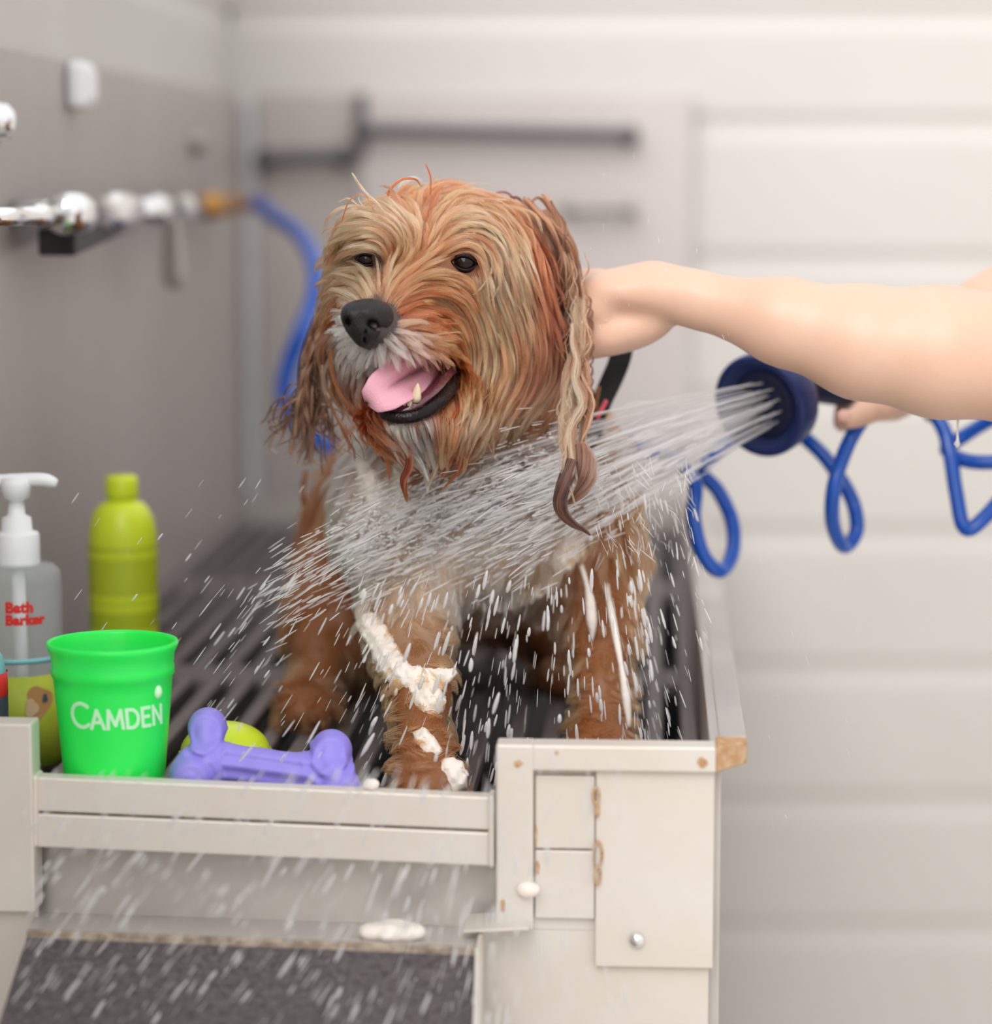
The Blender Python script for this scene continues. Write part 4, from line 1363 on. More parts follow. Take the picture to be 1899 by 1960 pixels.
def keep_b(c):
    k = 1.0 + 1.5 * (c[:, 1] < 2.0)
    k[HD(c) < -0.01] = 0
    return k
rb = mesh_roots(Vd, Fd, 52000, keep=keep_b)
Pb, Cb = coat(BD, FB, rb, 1500, K=8, shrink=0.7, cvar=0.18, lift=(0.001, 0.005), layers=0.003, frizz=0.0008, grav=.3, lvar=.3)
gl_ = Pb[..., 2] < GZ + .002
Pb[..., 2] = np.maximum(Pb[..., 2], GZ + .0005)
hair_obj('body_fur', Pb, Cb, np.full(len(Pb), .00020), M['fur'], dog)
# hanging wet tufts of belly, flank and elbows
BT = Locks()
for (x, y, Y, n) in ((585, 960, 2.0, 200), (700, 900, 1.93, 220), (735, 910, 1.92, 220), (880, 890, 1.90, 250), (920, 880, 1.9, 250), (1060, 850, 1.9, 200), (1150, 800, 1.93, 150), (970, 1150, 1.89, 260), (1010, 1140, 1.9, 200), (930, 1150, 1.89, 200), (1210, 1070, 1.95, 160), (700, 1150, 1.87, 150), (860, 1190, 1.87, 120)):
    BT.add([(x, y - 60), (x - 6, y - 20), (x - 2, y + 20), (x - 10, y + 50)], Y, [9, 12, 9, 1.5], n, crm if 690 < x < 1050 else bdr, wave=.001, hair=.0002)
BT.build('wet_tufts', dog)

# ---- collar and harness strap
CS = [P(x, y, Y) for x, y, Y in ((1196, 640, 1.975), (1186, 690, 1.965), (1165, 740, 1.955), (1140, 795, 1.935), (1120, 850, 1.915), (1040, 900, 1.885), (960, 905, 1.875))]
M['strap'] = mat('black_webbing', srgb(24, 24, 26), 0.7, bump=0.4, bscale=900)
M['pinkred'] = mat('coral_piping', srgb(214, 84, 92), 0.6)
q = resample(catmull(CS, 8), 40)
t_, n_, b_ = frames(q)
sv, sf = [], []
for i in range(40):
    wd = np.array([.62, .1, .25]); wd = wd - t_[i] * (wd @ t_[i]); wd /= np.linalg.norm(wd)
    up = np.cross(wd, t_[i])
    for s_, u_ in ((-1, -1), (1, -1), (1, 1), (-1, 1)):
        sv.append(q[i] + wd * s_ * .008 + up * u_ * .0012)
for i in range(39):
    for j in range(4):
        k = (j + 1) % 4
        sf.append((i * 4 + j, i * 4 + k, (i + 1) * 4 + k, (i + 1) * 4 + j))
sf += [(0, 1, 2, 3), (156, 157, 158, 159)]
hs = mesh_obj('harness_strap', sv, sf, M['strap'], dog, smooth=False)
for pa, pb in (((1160, 768), (1143, 800)), ((1132, 835), (1125, 862))):
    v, f = tube(catmull([P(*pa, 1.925), P(*pb, 1.905)], 6), .0018, 8)
    mesh_obj('piping', v, f, M['pinkred'], hs)
# ------------------------------------------------------------------ the person bathing the dog
PS = Sdf()
sl_, sr_ = np.array([.66, 1.80, 1.37]), np.array([.68, 2.20, 1.37])
# near arm: hand on the dog's neck
el1 = P(1975, 688, 1.85)
PS.chain([P(1262, 556, 1.885), P(1330, 572, 1.875), P(1500, 616, 1.855), P(1650, 655, 1.845), P(1800, 674, 1.84), el1, sl_ * .5 + el1 * .5, sl_],
         [R_(49, 1.88), R_(50, 1.87), R_(80, 1.85), R_(105, 1.85), R_(122, 1.84), R_(124, 1.85), .045, .055], 0.02)
PS.ell(P(1200, 556, 1.895), (R_(98, 1.9), .034, R_(46, 1.9)), 0.02, (-3, 'Y'))                        # back of the hand
PS.ell(P(1192, 632, 1.895), (R_(104, 1.9), .026, R_(44, 1.9)), 0.006, (-14, 'Y'))     # ball of the thumb
for k, (px, py, Y, r) in enumerate(((1128, 536, 1.925, .0088), (1128, 552, 1.905, .0092), (1128, 572, 1.888, .009), (1134, 592, 1.876, .008))):
    L = (.045, .052, .048, .038)[k]
    p0 = P(px + 20, py, Y)
    p1 = P(px, py + 4, Y) + np.array([-.012, .006, 0])
    p2 = p1 + np.array([-L * .35, .010, -L * .25])
    p3 = p2 + np.array([-L * .15, .010, -L * .40])
    PS.chain([p0, p1, p2, p3], [r * 1.1, r, r * .92, r * .8], 0.006)
th0 = P(1160, 640, 1.885)
PS.chain([th0, th0 + np.array([-.022, .006, -.010]), th0 + np.array([-.040, .014, -.012])], [.013, .0105, .0085], 0.008)
# far arm: hand holding the sprayer
el2 = P(2060, 520, 2.06)
PS.chain([P(1735, 712, 2.04), P(1790, 690, 2.04), P(1900, 618, 2.05), el2, sr_ * .5 + el2 * .5, sr_], [.019, .021, .036, .043, .045, .055], 0.02)
PS.ell(P(1712, 722, 2.055), (.030, .016, .036), 0.015, (20, 'Y'))
HX = P(1665, 740, 2.075)                                      # point on the sprayer's handle
for k in range(4):                                      # fingers closed round the handle
    o = P(1712 - 4 * k, 708 + 22 * k, 2.055)
    a1 = o + np.array([-.020, -.006, -.006])
    a2 = a1 + np.array([-.014, .010, -.008])
    a3 = a2 + np.array([.002, .016, -.004])
    PS.chain([o, a1, a2, a3], [.0092, .0086, .008, .0068], 0.004)
PS.chain([P(1722, 772, 2.03), P(1690, 780, 2.01), P(1655, 790, 1.995), P(1624, 806, 1.985)], [.012, .0098, .0092, .0072], 0.006)   # forefinger, tip in sight
# trunk, head and legs, out of the picture
BDY = (np.array([.70, 2.0, 1.0]), np.array([.70, 2.0, 1.30]))
PS.chain([np.array([.70, 2.0, 1.30]), np.array([.70, 2.0, 1.50])], [.07, .052], 0.04)
PS.chain([sl_, np.array([.70, 2.0, 1.36]), sr_], [.055, .075, .055], 0.04)
PS.ell((.69, 2.0, 1.60), (.095, .075, .115), 0.03)
PS.ell((.597, 2.0, 1.588), (.016, .011, .024), 0.012)
PS.ell((.612, 2.0, 1.552), (.010, .024, .008), 0.006)
PS.ell((.622, 2.0, 1.508), (.020, .022, .018), 0.02)
for s_ in (-1, 1):
    PS.ell((.70, 2.0 + s_ * .076, 1.59), (.018, .008, .030), 0.006)
    PS.ell((.600, 2.0 + s_ * .034, 1.612), (.012, .018, .009), 0.006, None, True)
person = empty('person', (.72, 2.0, 0), 'person reaching in from the side with bare arms, holding the dog and the sprayer', 'person')
sdf_obj('body', PS, 0.0042, M['skin'], person)
SH = Sdf()
SH.ell((.72, 2.0, 1.18), (.105, .17, .26), 0.03)
SH.chain([np.array([.70, 1.86, 1.35]), np.array([.70, 2.14, 1.35])], [.085, .085], 0.04)
SH.chain([np.array([.70, 1.84, 1.37]), sl_ + np.array([0, 0, .004]), sl_ * .70 + el1 * .30], [.075, .072, .062], 0.02)
SH.chain([np.array([.70, 2.16, 1.37]), sr_ + np.array([0, 0, .004]), sr_ * .70 + el2 * .30], [.075, .072, .062], 0.02)
sdf_obj('shirt', SH, 0.012, M['shirt'], person)
TR = Sdf()
TR.ell((.73, 2.0, .92), (.12, .175, .12), 0.04)
for s_ in (-1, 1):
    TR.chain([np.array([.73, 2.0 + s_ * .09, .86]), np.array([.72, 2.0 + s_ * .10, .48]), np.array([.74, 2.0 + s_ * .10, .07])], [.095, .065, .052], 0.03)
sdf_obj('trousers', TR, 0.014, mat('dark_denim', srgb(52, 60, 82), 0.9), person)
for s_ in (-1, 1):
    SO = Sdf()
    SO.chain([np.array([.76, 2.0 + s_ * .10, .045]), np.array([.60, 2.0 + s_ * .11, .035])], [.045, .035], 0.03)
    sdf_obj('shoe', SO, 0.008, M['black'], person)
HRS = Sdf()
HRS.ell((.72, 2.0, 1.635), (.095, .088, .10), 0.03)
HRS.ell((.78, 2.0, 1.56), (.06, .07, .13), 0.03)
sdf_obj('hair', HRS, 0.008, mat('brown_hair', srgb(80, 54, 38), 0.5), person)
v, f = ball((.616, 1.966, 1.612), .010, 10); mesh_obj('eye', v, f, M['eye'], person)
v, f = ball((.616, 2.034, 1.612), .010, 10); mesh_obj('eye', v, f, M['eye'], person)
nl = P(1622, 800, 1.985)
v, f = ball(nl + np.array([-.003, -.0045, .002]), .0052, 12, (1.1, .5, .9))
mesh_obj('fingernail', v, f, M['nail'], person)

# ------------------------------------------------------------------ sprayer and coiled hose
NZ0 = P(1452, 779, 1.985)
ax = np.array([-.60, -.74, -.22]); ax /= np.linalg.norm(ax)
ux = np.cross(ax, [0, 0, 1.0]); ux /= np.linalg.norm(ux)
uy = np.cross(ux, ax)
def NZ(x, y, z):
    """sprayer frame: z runs out of the face"""
    return NZ0 + ux * x + uy * y + ax * z
spr = empty('sprayer', NZ0, 'navy blue garden sprayer with a round head shooting water at the dog', 'hose sprayer')
def nlathe(name, prof, m, seg=56):
    v, f = lathe(prof, seg)
    return mesh_obj(name, [NZ(*q) for q in v], f, m, spr)
nlathe('head', [(.0, -.0065), (.027, -.0065), (.0295, -.005), (.0335, -.001), (.0355, .0006), (.0385, .0006), (.0398, -.001), (.0402, -.004), (.0398, -.018), (.0385, -.0235), (.0345, -.030), (.026, -.037), (.016, -.045), (.0125, -.052), (.0, -.052)], M['nozzle'])
nlathe('face_plate', [(.0, -.0058), (.024, -.0058), (.0262, -.0052), (.027, -.0066)], M['nozzle_dark'])
nlathe('collar', [(.0125, -.0515), (.0165, -.0515), (.017, -.054), (.017, -.062), (.0155, -.064), (.0, -.064)], M['black'])
neck = NZ(0, 0, -.06)
hp = catmull([neck, P(1640, 745, 2.06), P(1700, 725, 2.095), P(1760, 740, 2.11), P(1800, 790, 2.11)], 8)
v, f = tube(hp, np.interp(np.linspace(0, 1, len(hp)), [0, .2, .6, 1], [.0125, .0135, .0145, .0125]), 20)
mesh_obj('grip', v, f, M['nozzle_dark'], spr)
holes = [(0, 0)] + [(.009 * math.cos(t), .009 * math.sin(t)) for t in np.linspace(0, 2 * math.pi, 7)[:-1]] + [(.018 * math.cos(t), .018 * math.sin(t)) for t in np.linspace(.2, 2 * math.pi + .2, 13)[:-1]]
for hx, hy in holes:
    v, f = lathe([(.0012, 0), (.0019, .0), (.0016, .0014), (.0009, .0014)], 10, False)
    mesh_obj('jet_hole', [NZ(q[0] + hx, q[1] + hy, q[2] - .0058) for q in v], f, M['black'], spr)

hz = [((1195, 850), 2.02), ((1240, 862), 2.05), ((1290, 880), 2.05), ((1330, 925), 2.03), ((1328, 990), 2.02), ((1345, 1060), 2.02), ((1378, 1093), 2.03), ((1402, 1060), 2.05), ((1402, 1000), 2.07), ((1375, 940), 2.08), ((1345, 905), 2.08),
      ((1360, 875), 2.07), ((1420, 835), 2.07), ((1500, 815), 2.08), ((1565, 860), 2.07), ((1608, 915), 2.06), ((1634, 965), 2.05), ((1640, 1015), 2.05), ((1617, 1046), 2.04), ((1596, 1010), 2.02), ((1594, 950), 2.0), ((1608, 890), 2.0), ((1640, 820), 2.0),
      ((1690, 765), 2.03), ((1750, 750), 2.06), ((1800, 810), 2.05), ((1818, 865), 2.04), ((1830, 940), 2.02), ((1848, 1012), 2.0), ((1890, 985), 2.0), ((1945, 915), 2.02), ((1985, 850), 2.05), ((1960, 780), 2.08), ((1900, 802), 2.08), ((1840, 838), 2.06), ((1812, 860), 2.055), ((1850, 882), 2.04), ((1920, 884), 2.03), ((2050, 870), 2.05)]
hpts = catmull([P(a, b, y) for (a, b), y in hz], 7)
v, f = tube(hpts, .0059, 14)
tag(mesh_obj('coiled_hose', v, f, M['hose']), 'blue coiled hose looping in front of the pale siding wall', 'hose')
bq = wall_b(466, af)
h2 = [F(462, 404), F(500, 408)]
h2 = [T(af, wall_b(464, af), fz), T(af + .004, wall_b(490, af), fz), P(520, 412, 2.95), P(570, 446, 2.85), P(601, 500, 2.75), P(604, 560, 2.7), P(580, 630, 2.68), P(556, 690, 2.68), P(545, 745, 2.68), P(560, 800, 2.68), P(640, 860, 2.7), P(760, 900, 2.72), P(900, 900, 2.72), P(1050, 870, 2.6), P(1150, 850, 2.3), P(1195, 850, 2.02)]
hp2 = catmull(h2, 8)
v, f = tube(hp2, .0092, 14)
tag(mesh_obj('supply_hose', v, f, M['hose']), 'blue hose curving down from the brass fitting behind the dog', 'hose')

# ------------------------------------------------------------------ bottles, bucket, toys
def lat(name, prof, m, c, parent, seg=48, sx=1.0, close=True):
    v, f = lathe(prof, seg, close)
    v = np.array([[c[0] + q[0] * sx, c[1] + q[1], c[2] + q[2]] for q in v])
    return mesh_obj(name, v, f, m, parent)

def bent_text(txt, size, m, c, rfun, ang0, z0, parent, name='lettering', small=None, x_scale=1.0, bold=0.0):
    """letters laid on a round wall of radius rfun(z), starting at angle ang0 (radians from facing the gate)"""
    cu = bpy.data.curves.new(name, 'FONT')
    cu.body = txt
    cu.size = 1.0
    cu.extrude = 0.0002 / size
    cu.offset = bold / size
    cu.space_character = 1.05
    cu.resolution_u = 4
    if small:
        for i, ch in enumerate(txt):
            if i > 0:
                cu.body_format[i].use_small_caps = True
        cu.small_caps_scale = small
        cu.body = txt
    o = bpy.data.objects.new('tmp', cu)
    COL.objects.link(o)
    dg = bpy.context.evaluated_depsgraph_get()
    me = bpy.data.meshes.new_from_object(o.evaluated_get(dg))
    bpy.data.objects.remove(o)
    bm = bmesh.new()
    bm.from_mesh(me)
    for v_ in bm.verts:
        v_.co *= size
    bmesh.ops.triangulate(bm, faces=bm.faces)
    for _ in range(4):
        bmesh.ops.subdivide_edges(bm, edges=[e for e in bm.edges if e.calc_length() > .0018], cuts=1)
        bmesh.ops.triangulate(bm, faces=bm.faces)
    for v_ in bm.verts:
        x, z, d = v_.co.x * x_scale, v_.co.y + z0, v_.co.z
        r = rfun(z) + .0004 + d
        a = ang0 + x / rfun(z)
        v_.co = Vector((c[0] + r * math.sin(a), c[1] - r * math.cos(a), c[2] + z))
    bm.to_mesh(me)
    bm.free()
    me.materials.clear()
    me.materials.append(m)
    me.name = name
    return put(bpy.data.objects.new(name, me), parent)

# bucket
cb = Pg(221, 1.717, GZ)
px = FPX / 1.717
rt, rb_ = 121 / px, 92 / px
hb = P(221, 1226, 1.717)[2] - GZ
bu = empty('bucket', cb, 'bright green plastic cup bucket with white CAMDEN lettering, by the gate', 'bucket')
prof = [(0.0, 0.002), (rb_ * .96, 0.0), (rb_, .003)]
for k in range(1, 12):
    z = hb * .80 * k / 11
    prof.append((rb_ + (rt * .955 - rb_) * k / 11, z))
prof += [(rt * .985, hb * .81), (rt * .985, hb * .85), (rt * .97, hb * .87), (rt * .99, hb * .93), (rt * 1.04, hb * .965), (rt * 1.055, hb * .985), (rt * 1.04, hb), (rt * 1.0, hb), (rt * .985, hb * .98), (rt * .93, hb * .8), (rb_ * .95, .006), (0, .005)]
lat('shell', prof, M['green'], cb, bu, 64, close=False)
rz = lambda z: rb_ + (rt * .955 - rb_) * min(1, z / (hb * .80))
def arc(cx, cy, rx, ry, a0, a1, n=18):
    return [(cx + rx * math.cos(math.radians(a0 + (a1 - a0) * k / n)), cy + ry * math.sin(math.radians(a0 + (a1 - a0) * k / n))) for k in range(n + 1)]
GL = {'C': (.80, [arc(.5, .5, .44, .47, 48, 312)]),
      'A': (.78, [[(.04, 0), (.39, 1), (.74, 0)], [(.17, .34), (.61, .34)]]),
      'M': (.92, [[(.06, 0), (.14, 1), (.46, .18), (.78, 1), (.86, 0)]]),
      'D': (.78, [[(.08, 0), (.08, 1), (.30, 1)] + arc(.30, .5, .40, .5, 90, -90) + [(.08, 0)]]),
      'E': (.62, [[(.54, 1), (.08, 1), (.08, 0), (.54, 0)], [(.08, .52), (.48, .52)]]),
      'N': (.80, [[(.08, 0), (.08, 1), (.70, 0), (.70, 1)]])}
def stroke_text(txt, z0, a0, hs, wd, m, c, rfun, parent):
    """painted letters of even stroke on the round wall"""
    x = 0.0
    for i, ch in enumerate(txt):
        h = hs[i]
        adv, strokes = GL[ch]
        V, Fc = [], []
        def pt(x_, y_, lift):
            z = z0 + y_
            r_ = rfun(z) + lift
            a = a0 + x_ / rfun(z)
            return (c[0] + r_ * math.sin(a), c[1] - r_ * math.cos(a), c[2] + z)
        for st_ in strokes:
            q = np.array(st_) * h
            for k in range(len(q) - 1):
                p, n_ = q[k], max(1, int(np.linalg.norm(q[k + 1] - q[k]) / .0012))
                d = (q[k + 1] - q[k]) / (np.linalg.norm(q[k + 1] - q[k]) + 1e-9)
                e = np.array([-d[1], d[0]]) * wd / 2
                s0, s1 = q[k] - d * wd * .4, q[k + 1] + d * wd * .4
                base = len(V)
                for j in range(n_ + 1):
                    w = s0 + (s1 - s0) * j / n_
                    for sg in (-1, 1):
                        for lf in (.0001, .0005):
                            V.append(pt(x + w[0] + e[0] * sg, w[1] + e[1] * sg, lf))
                for j in range(n_):
                    o = base + 4 * j
                    Fc += [(o + 1, o + 3, o + 7, o + 5), (o, o + 4, o + 6, o + 2), (o, o + 1, o + 5, o + 4), (o + 2, o + 6, o + 7, o + 3)]
                o = base + 4 * n_
                Fc += [(base, base + 2, base + 3, base + 1), (o, o + 1, o + 3, o + 2)]
        mesh_obj('printed_letter', V, Fc, m, parent, smooth=False)
        x += adv * h + .0012
stroke_text('CAMDEN', P(200, 1394, 1.682)[2] - GZ, -.66, [.0168] + [.0122] * 5, .0021, M['print'], cb, rz, bu)
v, f = ball(cb + np.array([math.sin(1.0) * rz(.07), -math.cos(1.0) * rz(.07), P(200, 1332, 1.682)[2] - GZ]), .0035, 10, (1, 1, 1.4))
mesh_obj('printed_mark', v, f, M['print'], bu)

# lime bottle
cl = Pg(240, 2.12, GZ)
px = FPX / 2.12
r = 66 / px
H = P(240, 910, 2.12)[2] - GZ
lb = empty('shampoo_bottle', cl, 'tall lime green bottle with a round shoulder, standing behind the bucket', 'bottle')
zc = H - 42 / px
zs = P(240, 1035, 2.12)[2] - GZ
prof = [(0, 0), (r * .92, 0), (r, .005), (r * .98, zs * .22), (r, zs * .25), (r * .99, zs * .5), (r * .985, zs * .78), (r, zs * .8), (r, zs)]
for k in range(1, 9):
    t = k / 8 * math.pi / 2
    prof.append((r * (.42 + .58 * math.cos(t)), zs + (zc - zs) * .92 * math.sin(t)))
prof += [(r * .40, zc)]
lat('bottle_body', prof, M['lime'], cl, lb)
lat('cap', [(0, zc), (r * .47, zc), (r * .49, zc + .002), (r * .47, H - .003), (r * .42, H), (0, H)], M['lime'], cl, lb)
lat('label', [(r * 1.004, zs * .30), (r * 1.012, zs * .31), (r * 1.012, zs * .97), (r * 1.004, zs * .98)], M['olive'], cl, lb, close=False)
for k, zz_ in enumerate((.40, .56, .62, .90)):
    lat('label_band', [(r * 1.014, zs * zz_), (r * 1.018, zs * zz_ + .001), (r * 1.018, zs * zz_ + .005), (r * 1.014, zs * zz_ + .006)], M['lime'], cl, lb, close=False)

# clear pump bottle
cp = Pg(42, 1.89, GZ)
px = FPX / 1.89
r = 84 / px
pb_ = empty('pump_bottle', cp, 'clear pump bottle with white pump and red print at the picture edge', 'bottle')
zt = P(42, 1078, 1.89)[2] - GZ
lat('bottle_body', [(0, .0), (r * .94, .0), (r, .004), (r, zt - .012), (r * .96, zt - .005), (r * .8, zt), (r * .5, zt + .001), (r * .46, zt + .004), (0, zt + .004)], M['clear'], cp, pb_)
z1 = P(42, 1082, 1.89)[2] - GZ; z2 = P(42, 1018, 1.89)[2] - GZ; z3 = P(42, 990, 1.89)[2] - GZ; z4 = P(42, 958, 1.89)[2] - GZ; z5 = P(42, 912, 1.89)[2] - GZ
k_ = 1 / px
prof = [(0, z1), (43 * k_, z1), (44 * k_, z1 + .002), (43 * k_, z2 - .002), (40 * k_, z2), (30 * k_, z2 + .001), (28 * k_, z3), (17 * k_, z3 + .002), (15 * k_, z4), (26 * k_, z4 + .002), (30 * k_, z5 - .006), (28 * k_, z5 - .001), (0, z5)]
lat('pump_collar', prof, M['white'], cp, pb_)
sp = catmull([cp + np.array([-36 * k_, -.0, z5 - 8 * k_]), cp + np.array([0, 0, z5 - 7 * k_]), cp + np.array([50 * k_, 0, z5 - 6 * k_]), cp + np.array([80 * k_, 0, z5 - 14 * k_])], 6)
v, f = tube(sp, [12 * k_] * 4 + [13 * k_] * (len(sp) - 8) + [12 * k_, 11 * k_, 10 * k_, 7 * k_], 14)
mesh_obj('pump_spout', v, f, M['white'], pb_)
v, f = tube([cp + np.array([0, 0, z1]), cp + np.array([.002, 0, .02])], 24 * k_ * .55, 14)
mesh_obj('dip_tube', v, f, M['white'], pb_)
rr2 = lambda z: r * 1.002
zt1 = P(42, 1172, 1.86)[2] - GZ
zt2 = P(42, 1194, 1.86)[2] - GZ
bent_text('Bath', .0105, M['redprint'], cp, rr2, -.12, zt1, pb_, bold=.0006)
bent_text('Barker', .0098, M['redprint'], cp, rr2, -.12, zt2 - .0005, pb_, bold=.0006)
def label_patch(name, c, r_, a0, a1, za, zb, m, parent, n=24):
    vs, fs = [], []
    for k in range(n + 1):
        a = a0 + (a1 - a0) * k / n
        for z in (za, zb):
            for rr__ in (r_, r_ + .0004):
                vs.append((c[0] + rr__ * math.sin(a), c[1] - rr__ * math.cos(a), c[2] + z))
    for k in range(n):
        i = 4 * k
        fs += [(i + 1, i + 5, i + 7, i + 3), (i, i + 2, i + 6, i + 4), (i, i + 4, i + 5, i + 1), (i + 2, i + 3, i + 7, i + 6)]
    return mesh_obj(name, vs, fs, m, parent)
za, zb = P(42, 1470, 1.86)[2] - GZ, P(42, 1296, 1.86)[2] - GZ
label_patch('label', cp, r * 1.003, -.4, 1.5, za, zb, M['yellowlabel'], pb_)
def label_blob(name, c, r_, a0, z0, ra, rz__, m, parent, seed):
    rr = random.Random(seed)
    vs, n = [], 24
    for dr_ in (0, .0004):
        for k in range(n):
            t = 2 * math.pi * k / n
            q = .85 + .25 * math.sin(3 * t + seed) * .6 + .1 * rr.random()
            a = a0 + ra * q * math.cos(t)
            vs.append((c[0] + (r_ + dr_) * math.sin(a), c[1] - (r_ + dr_) * math.cos(a), c[2] + z0 + rz__ * q * math.sin(t)))
    fs = [tuple(range(n, 2 * n)), tuple(range(n))[::-1]] + [(k, (k + 1) % n, n + (k + 1) % n, n + k) for k in range(n)]
    return mesh_obj(name, vs, fs, m, parent, smooth=False)
zm = P(42, 1345, 1.86)[2] - GZ
label_blob('label_picture', cp, r * 1.006 + .0003, .62, zm, .34, .013, M['tanprint'], pb_, 1)
label_blob('label_picture', cp, r * 1.006 + .0009, .42, zm - .004, .16, .007, mat('pale_tan_print', srgb(222, 190, 150), .6), pb_, 2)
label_blob('label_picture', cp, r * 1.006 + .0009, .74, zm + .002, .07, .0035, M['slate'], pb_, 3)
label_patch('label_text_line', cp, r * 1.003, -.3, 1.3, P(42, 1272, 1.86)[2] - GZ, P(42, 1262, 1.86)[2] - GZ, M['teal'], pb_)

# teal bottle cut by the picture edge
ct = Pg(-42, 1.75, GZ)
px = FPX / 1.75
r = 62 / px
tb = empty('teal_bottle', ct, 'pale teal bottle with a red band, mostly cut off by the picture edge', 'bottle')
zt = P(-42, 1222, 1.75)[2] - GZ
lat('bottle_body', [(0, 0), (r * .95, 0), (r, .004), (r, zt - .035), (r * .97, zt - .022), (r * .86, zt - .012), (r * .6, zt - .004), (0, zt)], M['teal'], ct, tb)
zr0, zr1 = P(-42, 1342, 1.73)[2] - GZ, P(-42, 1296, 1.73)[2] - GZ
lat('red_band', [(r * 1.004, zr0), (r * 1.012, zr0 + .0005), (r * 1.012, zr1), (r * 1.004, zr1)], M['redprint'], ct, tb, close=False)
lat('label', [(r * 1.003, .01), (r * 1.008, .011), (r * 1.008, zr0 - .0005), (r * 1.003, zr0)], M['slate'], ct, tb, close=False)

# purple rubber bone
BN = Sdf()
ybn = 1.70
bn = [(397, 1392, 1.725, 40), (368, 1486, 1.70, 48), (634, 1436, 1.72, 44), (652, 1512, 1.70, 46)]
BN.chain([P(395, 1455, 1.71), P(500, 1470, 1.71), P(630, 1484, 1.71)], [R_(44, ybn), R_(33, ybn), R_(44, ybn)], 0.008)
for a, b, y, rr in bn:
    BN.ell(P(a, b, y), (R_(rr, y), .0155, R_(rr, y)), 0.009)
def groove(p):
    d = np.zeros(p.shape[:-1])
    for a, b, y, rr in bn:
        c = P(a, b, y)
        q = np.sqrt((p[..., 0] - c[0]) ** 2 + (p[..., 2] - c[2]) ** 2)
        m_ = np.clip(1 - np.abs(q / R_(rr, y) - .85) / .6, 0, 1)
        d += .0012 * np.sin(q / .0013) * m_
    z = p[..., 2] - P(500, 1470, 1.71)[2] + (p[..., 0] - P(500, 1470, 1.71)[0]) * .14
    inx = (p[..., 0] > P(430, 1400, 1.71)[0]) & (p[..., 0] < P(600, 1400, 1.71)[0])
    d += np.where(inx, .0009 * np.sin(z / .0014), 0)
    return d
lowz = GZ
bone = sdf_obj('bone_toy', BN, 0.0012, M['purple'], None, disp=groove, relax=1)
zmin = min(v_.co.z for v_ in bone.data.vertices)
tag(bone, 'purple rubber bone toy with ridged ends, leaning behind the gate bars', 'dog toy')
for v_ in bone.data.vertices:                      # it stands on the grate
    if v_.co.z < GZ + .03:
        v_.co.z = GZ + .03 - (GZ + .03 - v_.co.z) * (.03 / max(.03, GZ + .03 - zmin)) if zmin < GZ else v_.co.z - (zmin - GZ) * (GZ + .03 - v_.co.z) / (GZ + .03 - zmin)
# lime ball
cbl = Pg(432, 1.80, GZ)
rbl = R_(88, 1.80)
v, f = ball(cbl + np.array([0, 0, rbl * .68]), rbl, 24, (1, 1, .68))
ridge = [cbl + np.array([math.cos(t) * rbl * 1.0, math.sin(t) * rbl * 1.0, rbl * .68 + .002 * math.sin(2 * t)]) for t in np.linspace(0, 2 * math.pi, 48)]
blo = mesh_obj('ball', v, f, M['lime'])
tag(blo, 'lime yellow squashed rubber ball half hidden behind the purple bone toy', 'dog toy')
v, f = tube(ridge, .0012, 8, False)
mesh_obj('seam', v, f, M['olive'], blo)

# ------------------------------------------------------------------ foam and water
def fmat(name, col, alpha, trans, rough=.12):
    m = mat(name, col, rough, trans=trans, ior=1.33, alpha=alpha, spec=.5)
    return m
M['foam'] = mat('white_foam', srgb(246, 236, 226), 0.6, sss=.3, bump=.5, bscale=260, sss_rad=(1, 1, 1))
def water_mat(name, alpha, transl):
    m = bpy.data.materials.new(name)
    m.use_nodes = True
    t = m.node_tree
    t.nodes.clear()
    o = t.nodes.new('ShaderNodeOutputMaterial')
    d, tr, g_, tp = (t.nodes.new(x) for x in ('ShaderNodeBsdfDiffuse', 'ShaderNodeBsdfTranslucent', 'ShaderNodeBsdfGlossy', 'ShaderNodeBsdfTransparent'))
    d.inputs['Color'].default_value = (.97, .965, .97, 1)
    tr.inputs['Color'].default_value = (.97, .965, .97, 1)
    g_.inputs['Roughness'].default_value = .15
    a, b, c = (t.nodes.new('ShaderNodeMixShader') for _ in range(3))
    a.inputs[0].default_value = transl
    b.inputs[0].default_value = .12
    c.inputs[0].default_value = alpha
    t.links.new(d.outputs[0], a.inputs[1]); t.links.new(tr.outputs[0], a.inputs[2])
    t.links.new(a.outputs[0], b.inputs[1]); t.links.new(g_.outputs[0], b.inputs[2])
    t.links.new(tp.outputs[0], c.inputs[1]); t.links.new(b.outputs[0], c.inputs[2])
    t.links.new(c.outputs[0], o.inputs[0])
    return m
M['spray'] = water_mat('aerated_water', .50, .35)
M['drop'] = water_mat('water_drops', .72, .5)

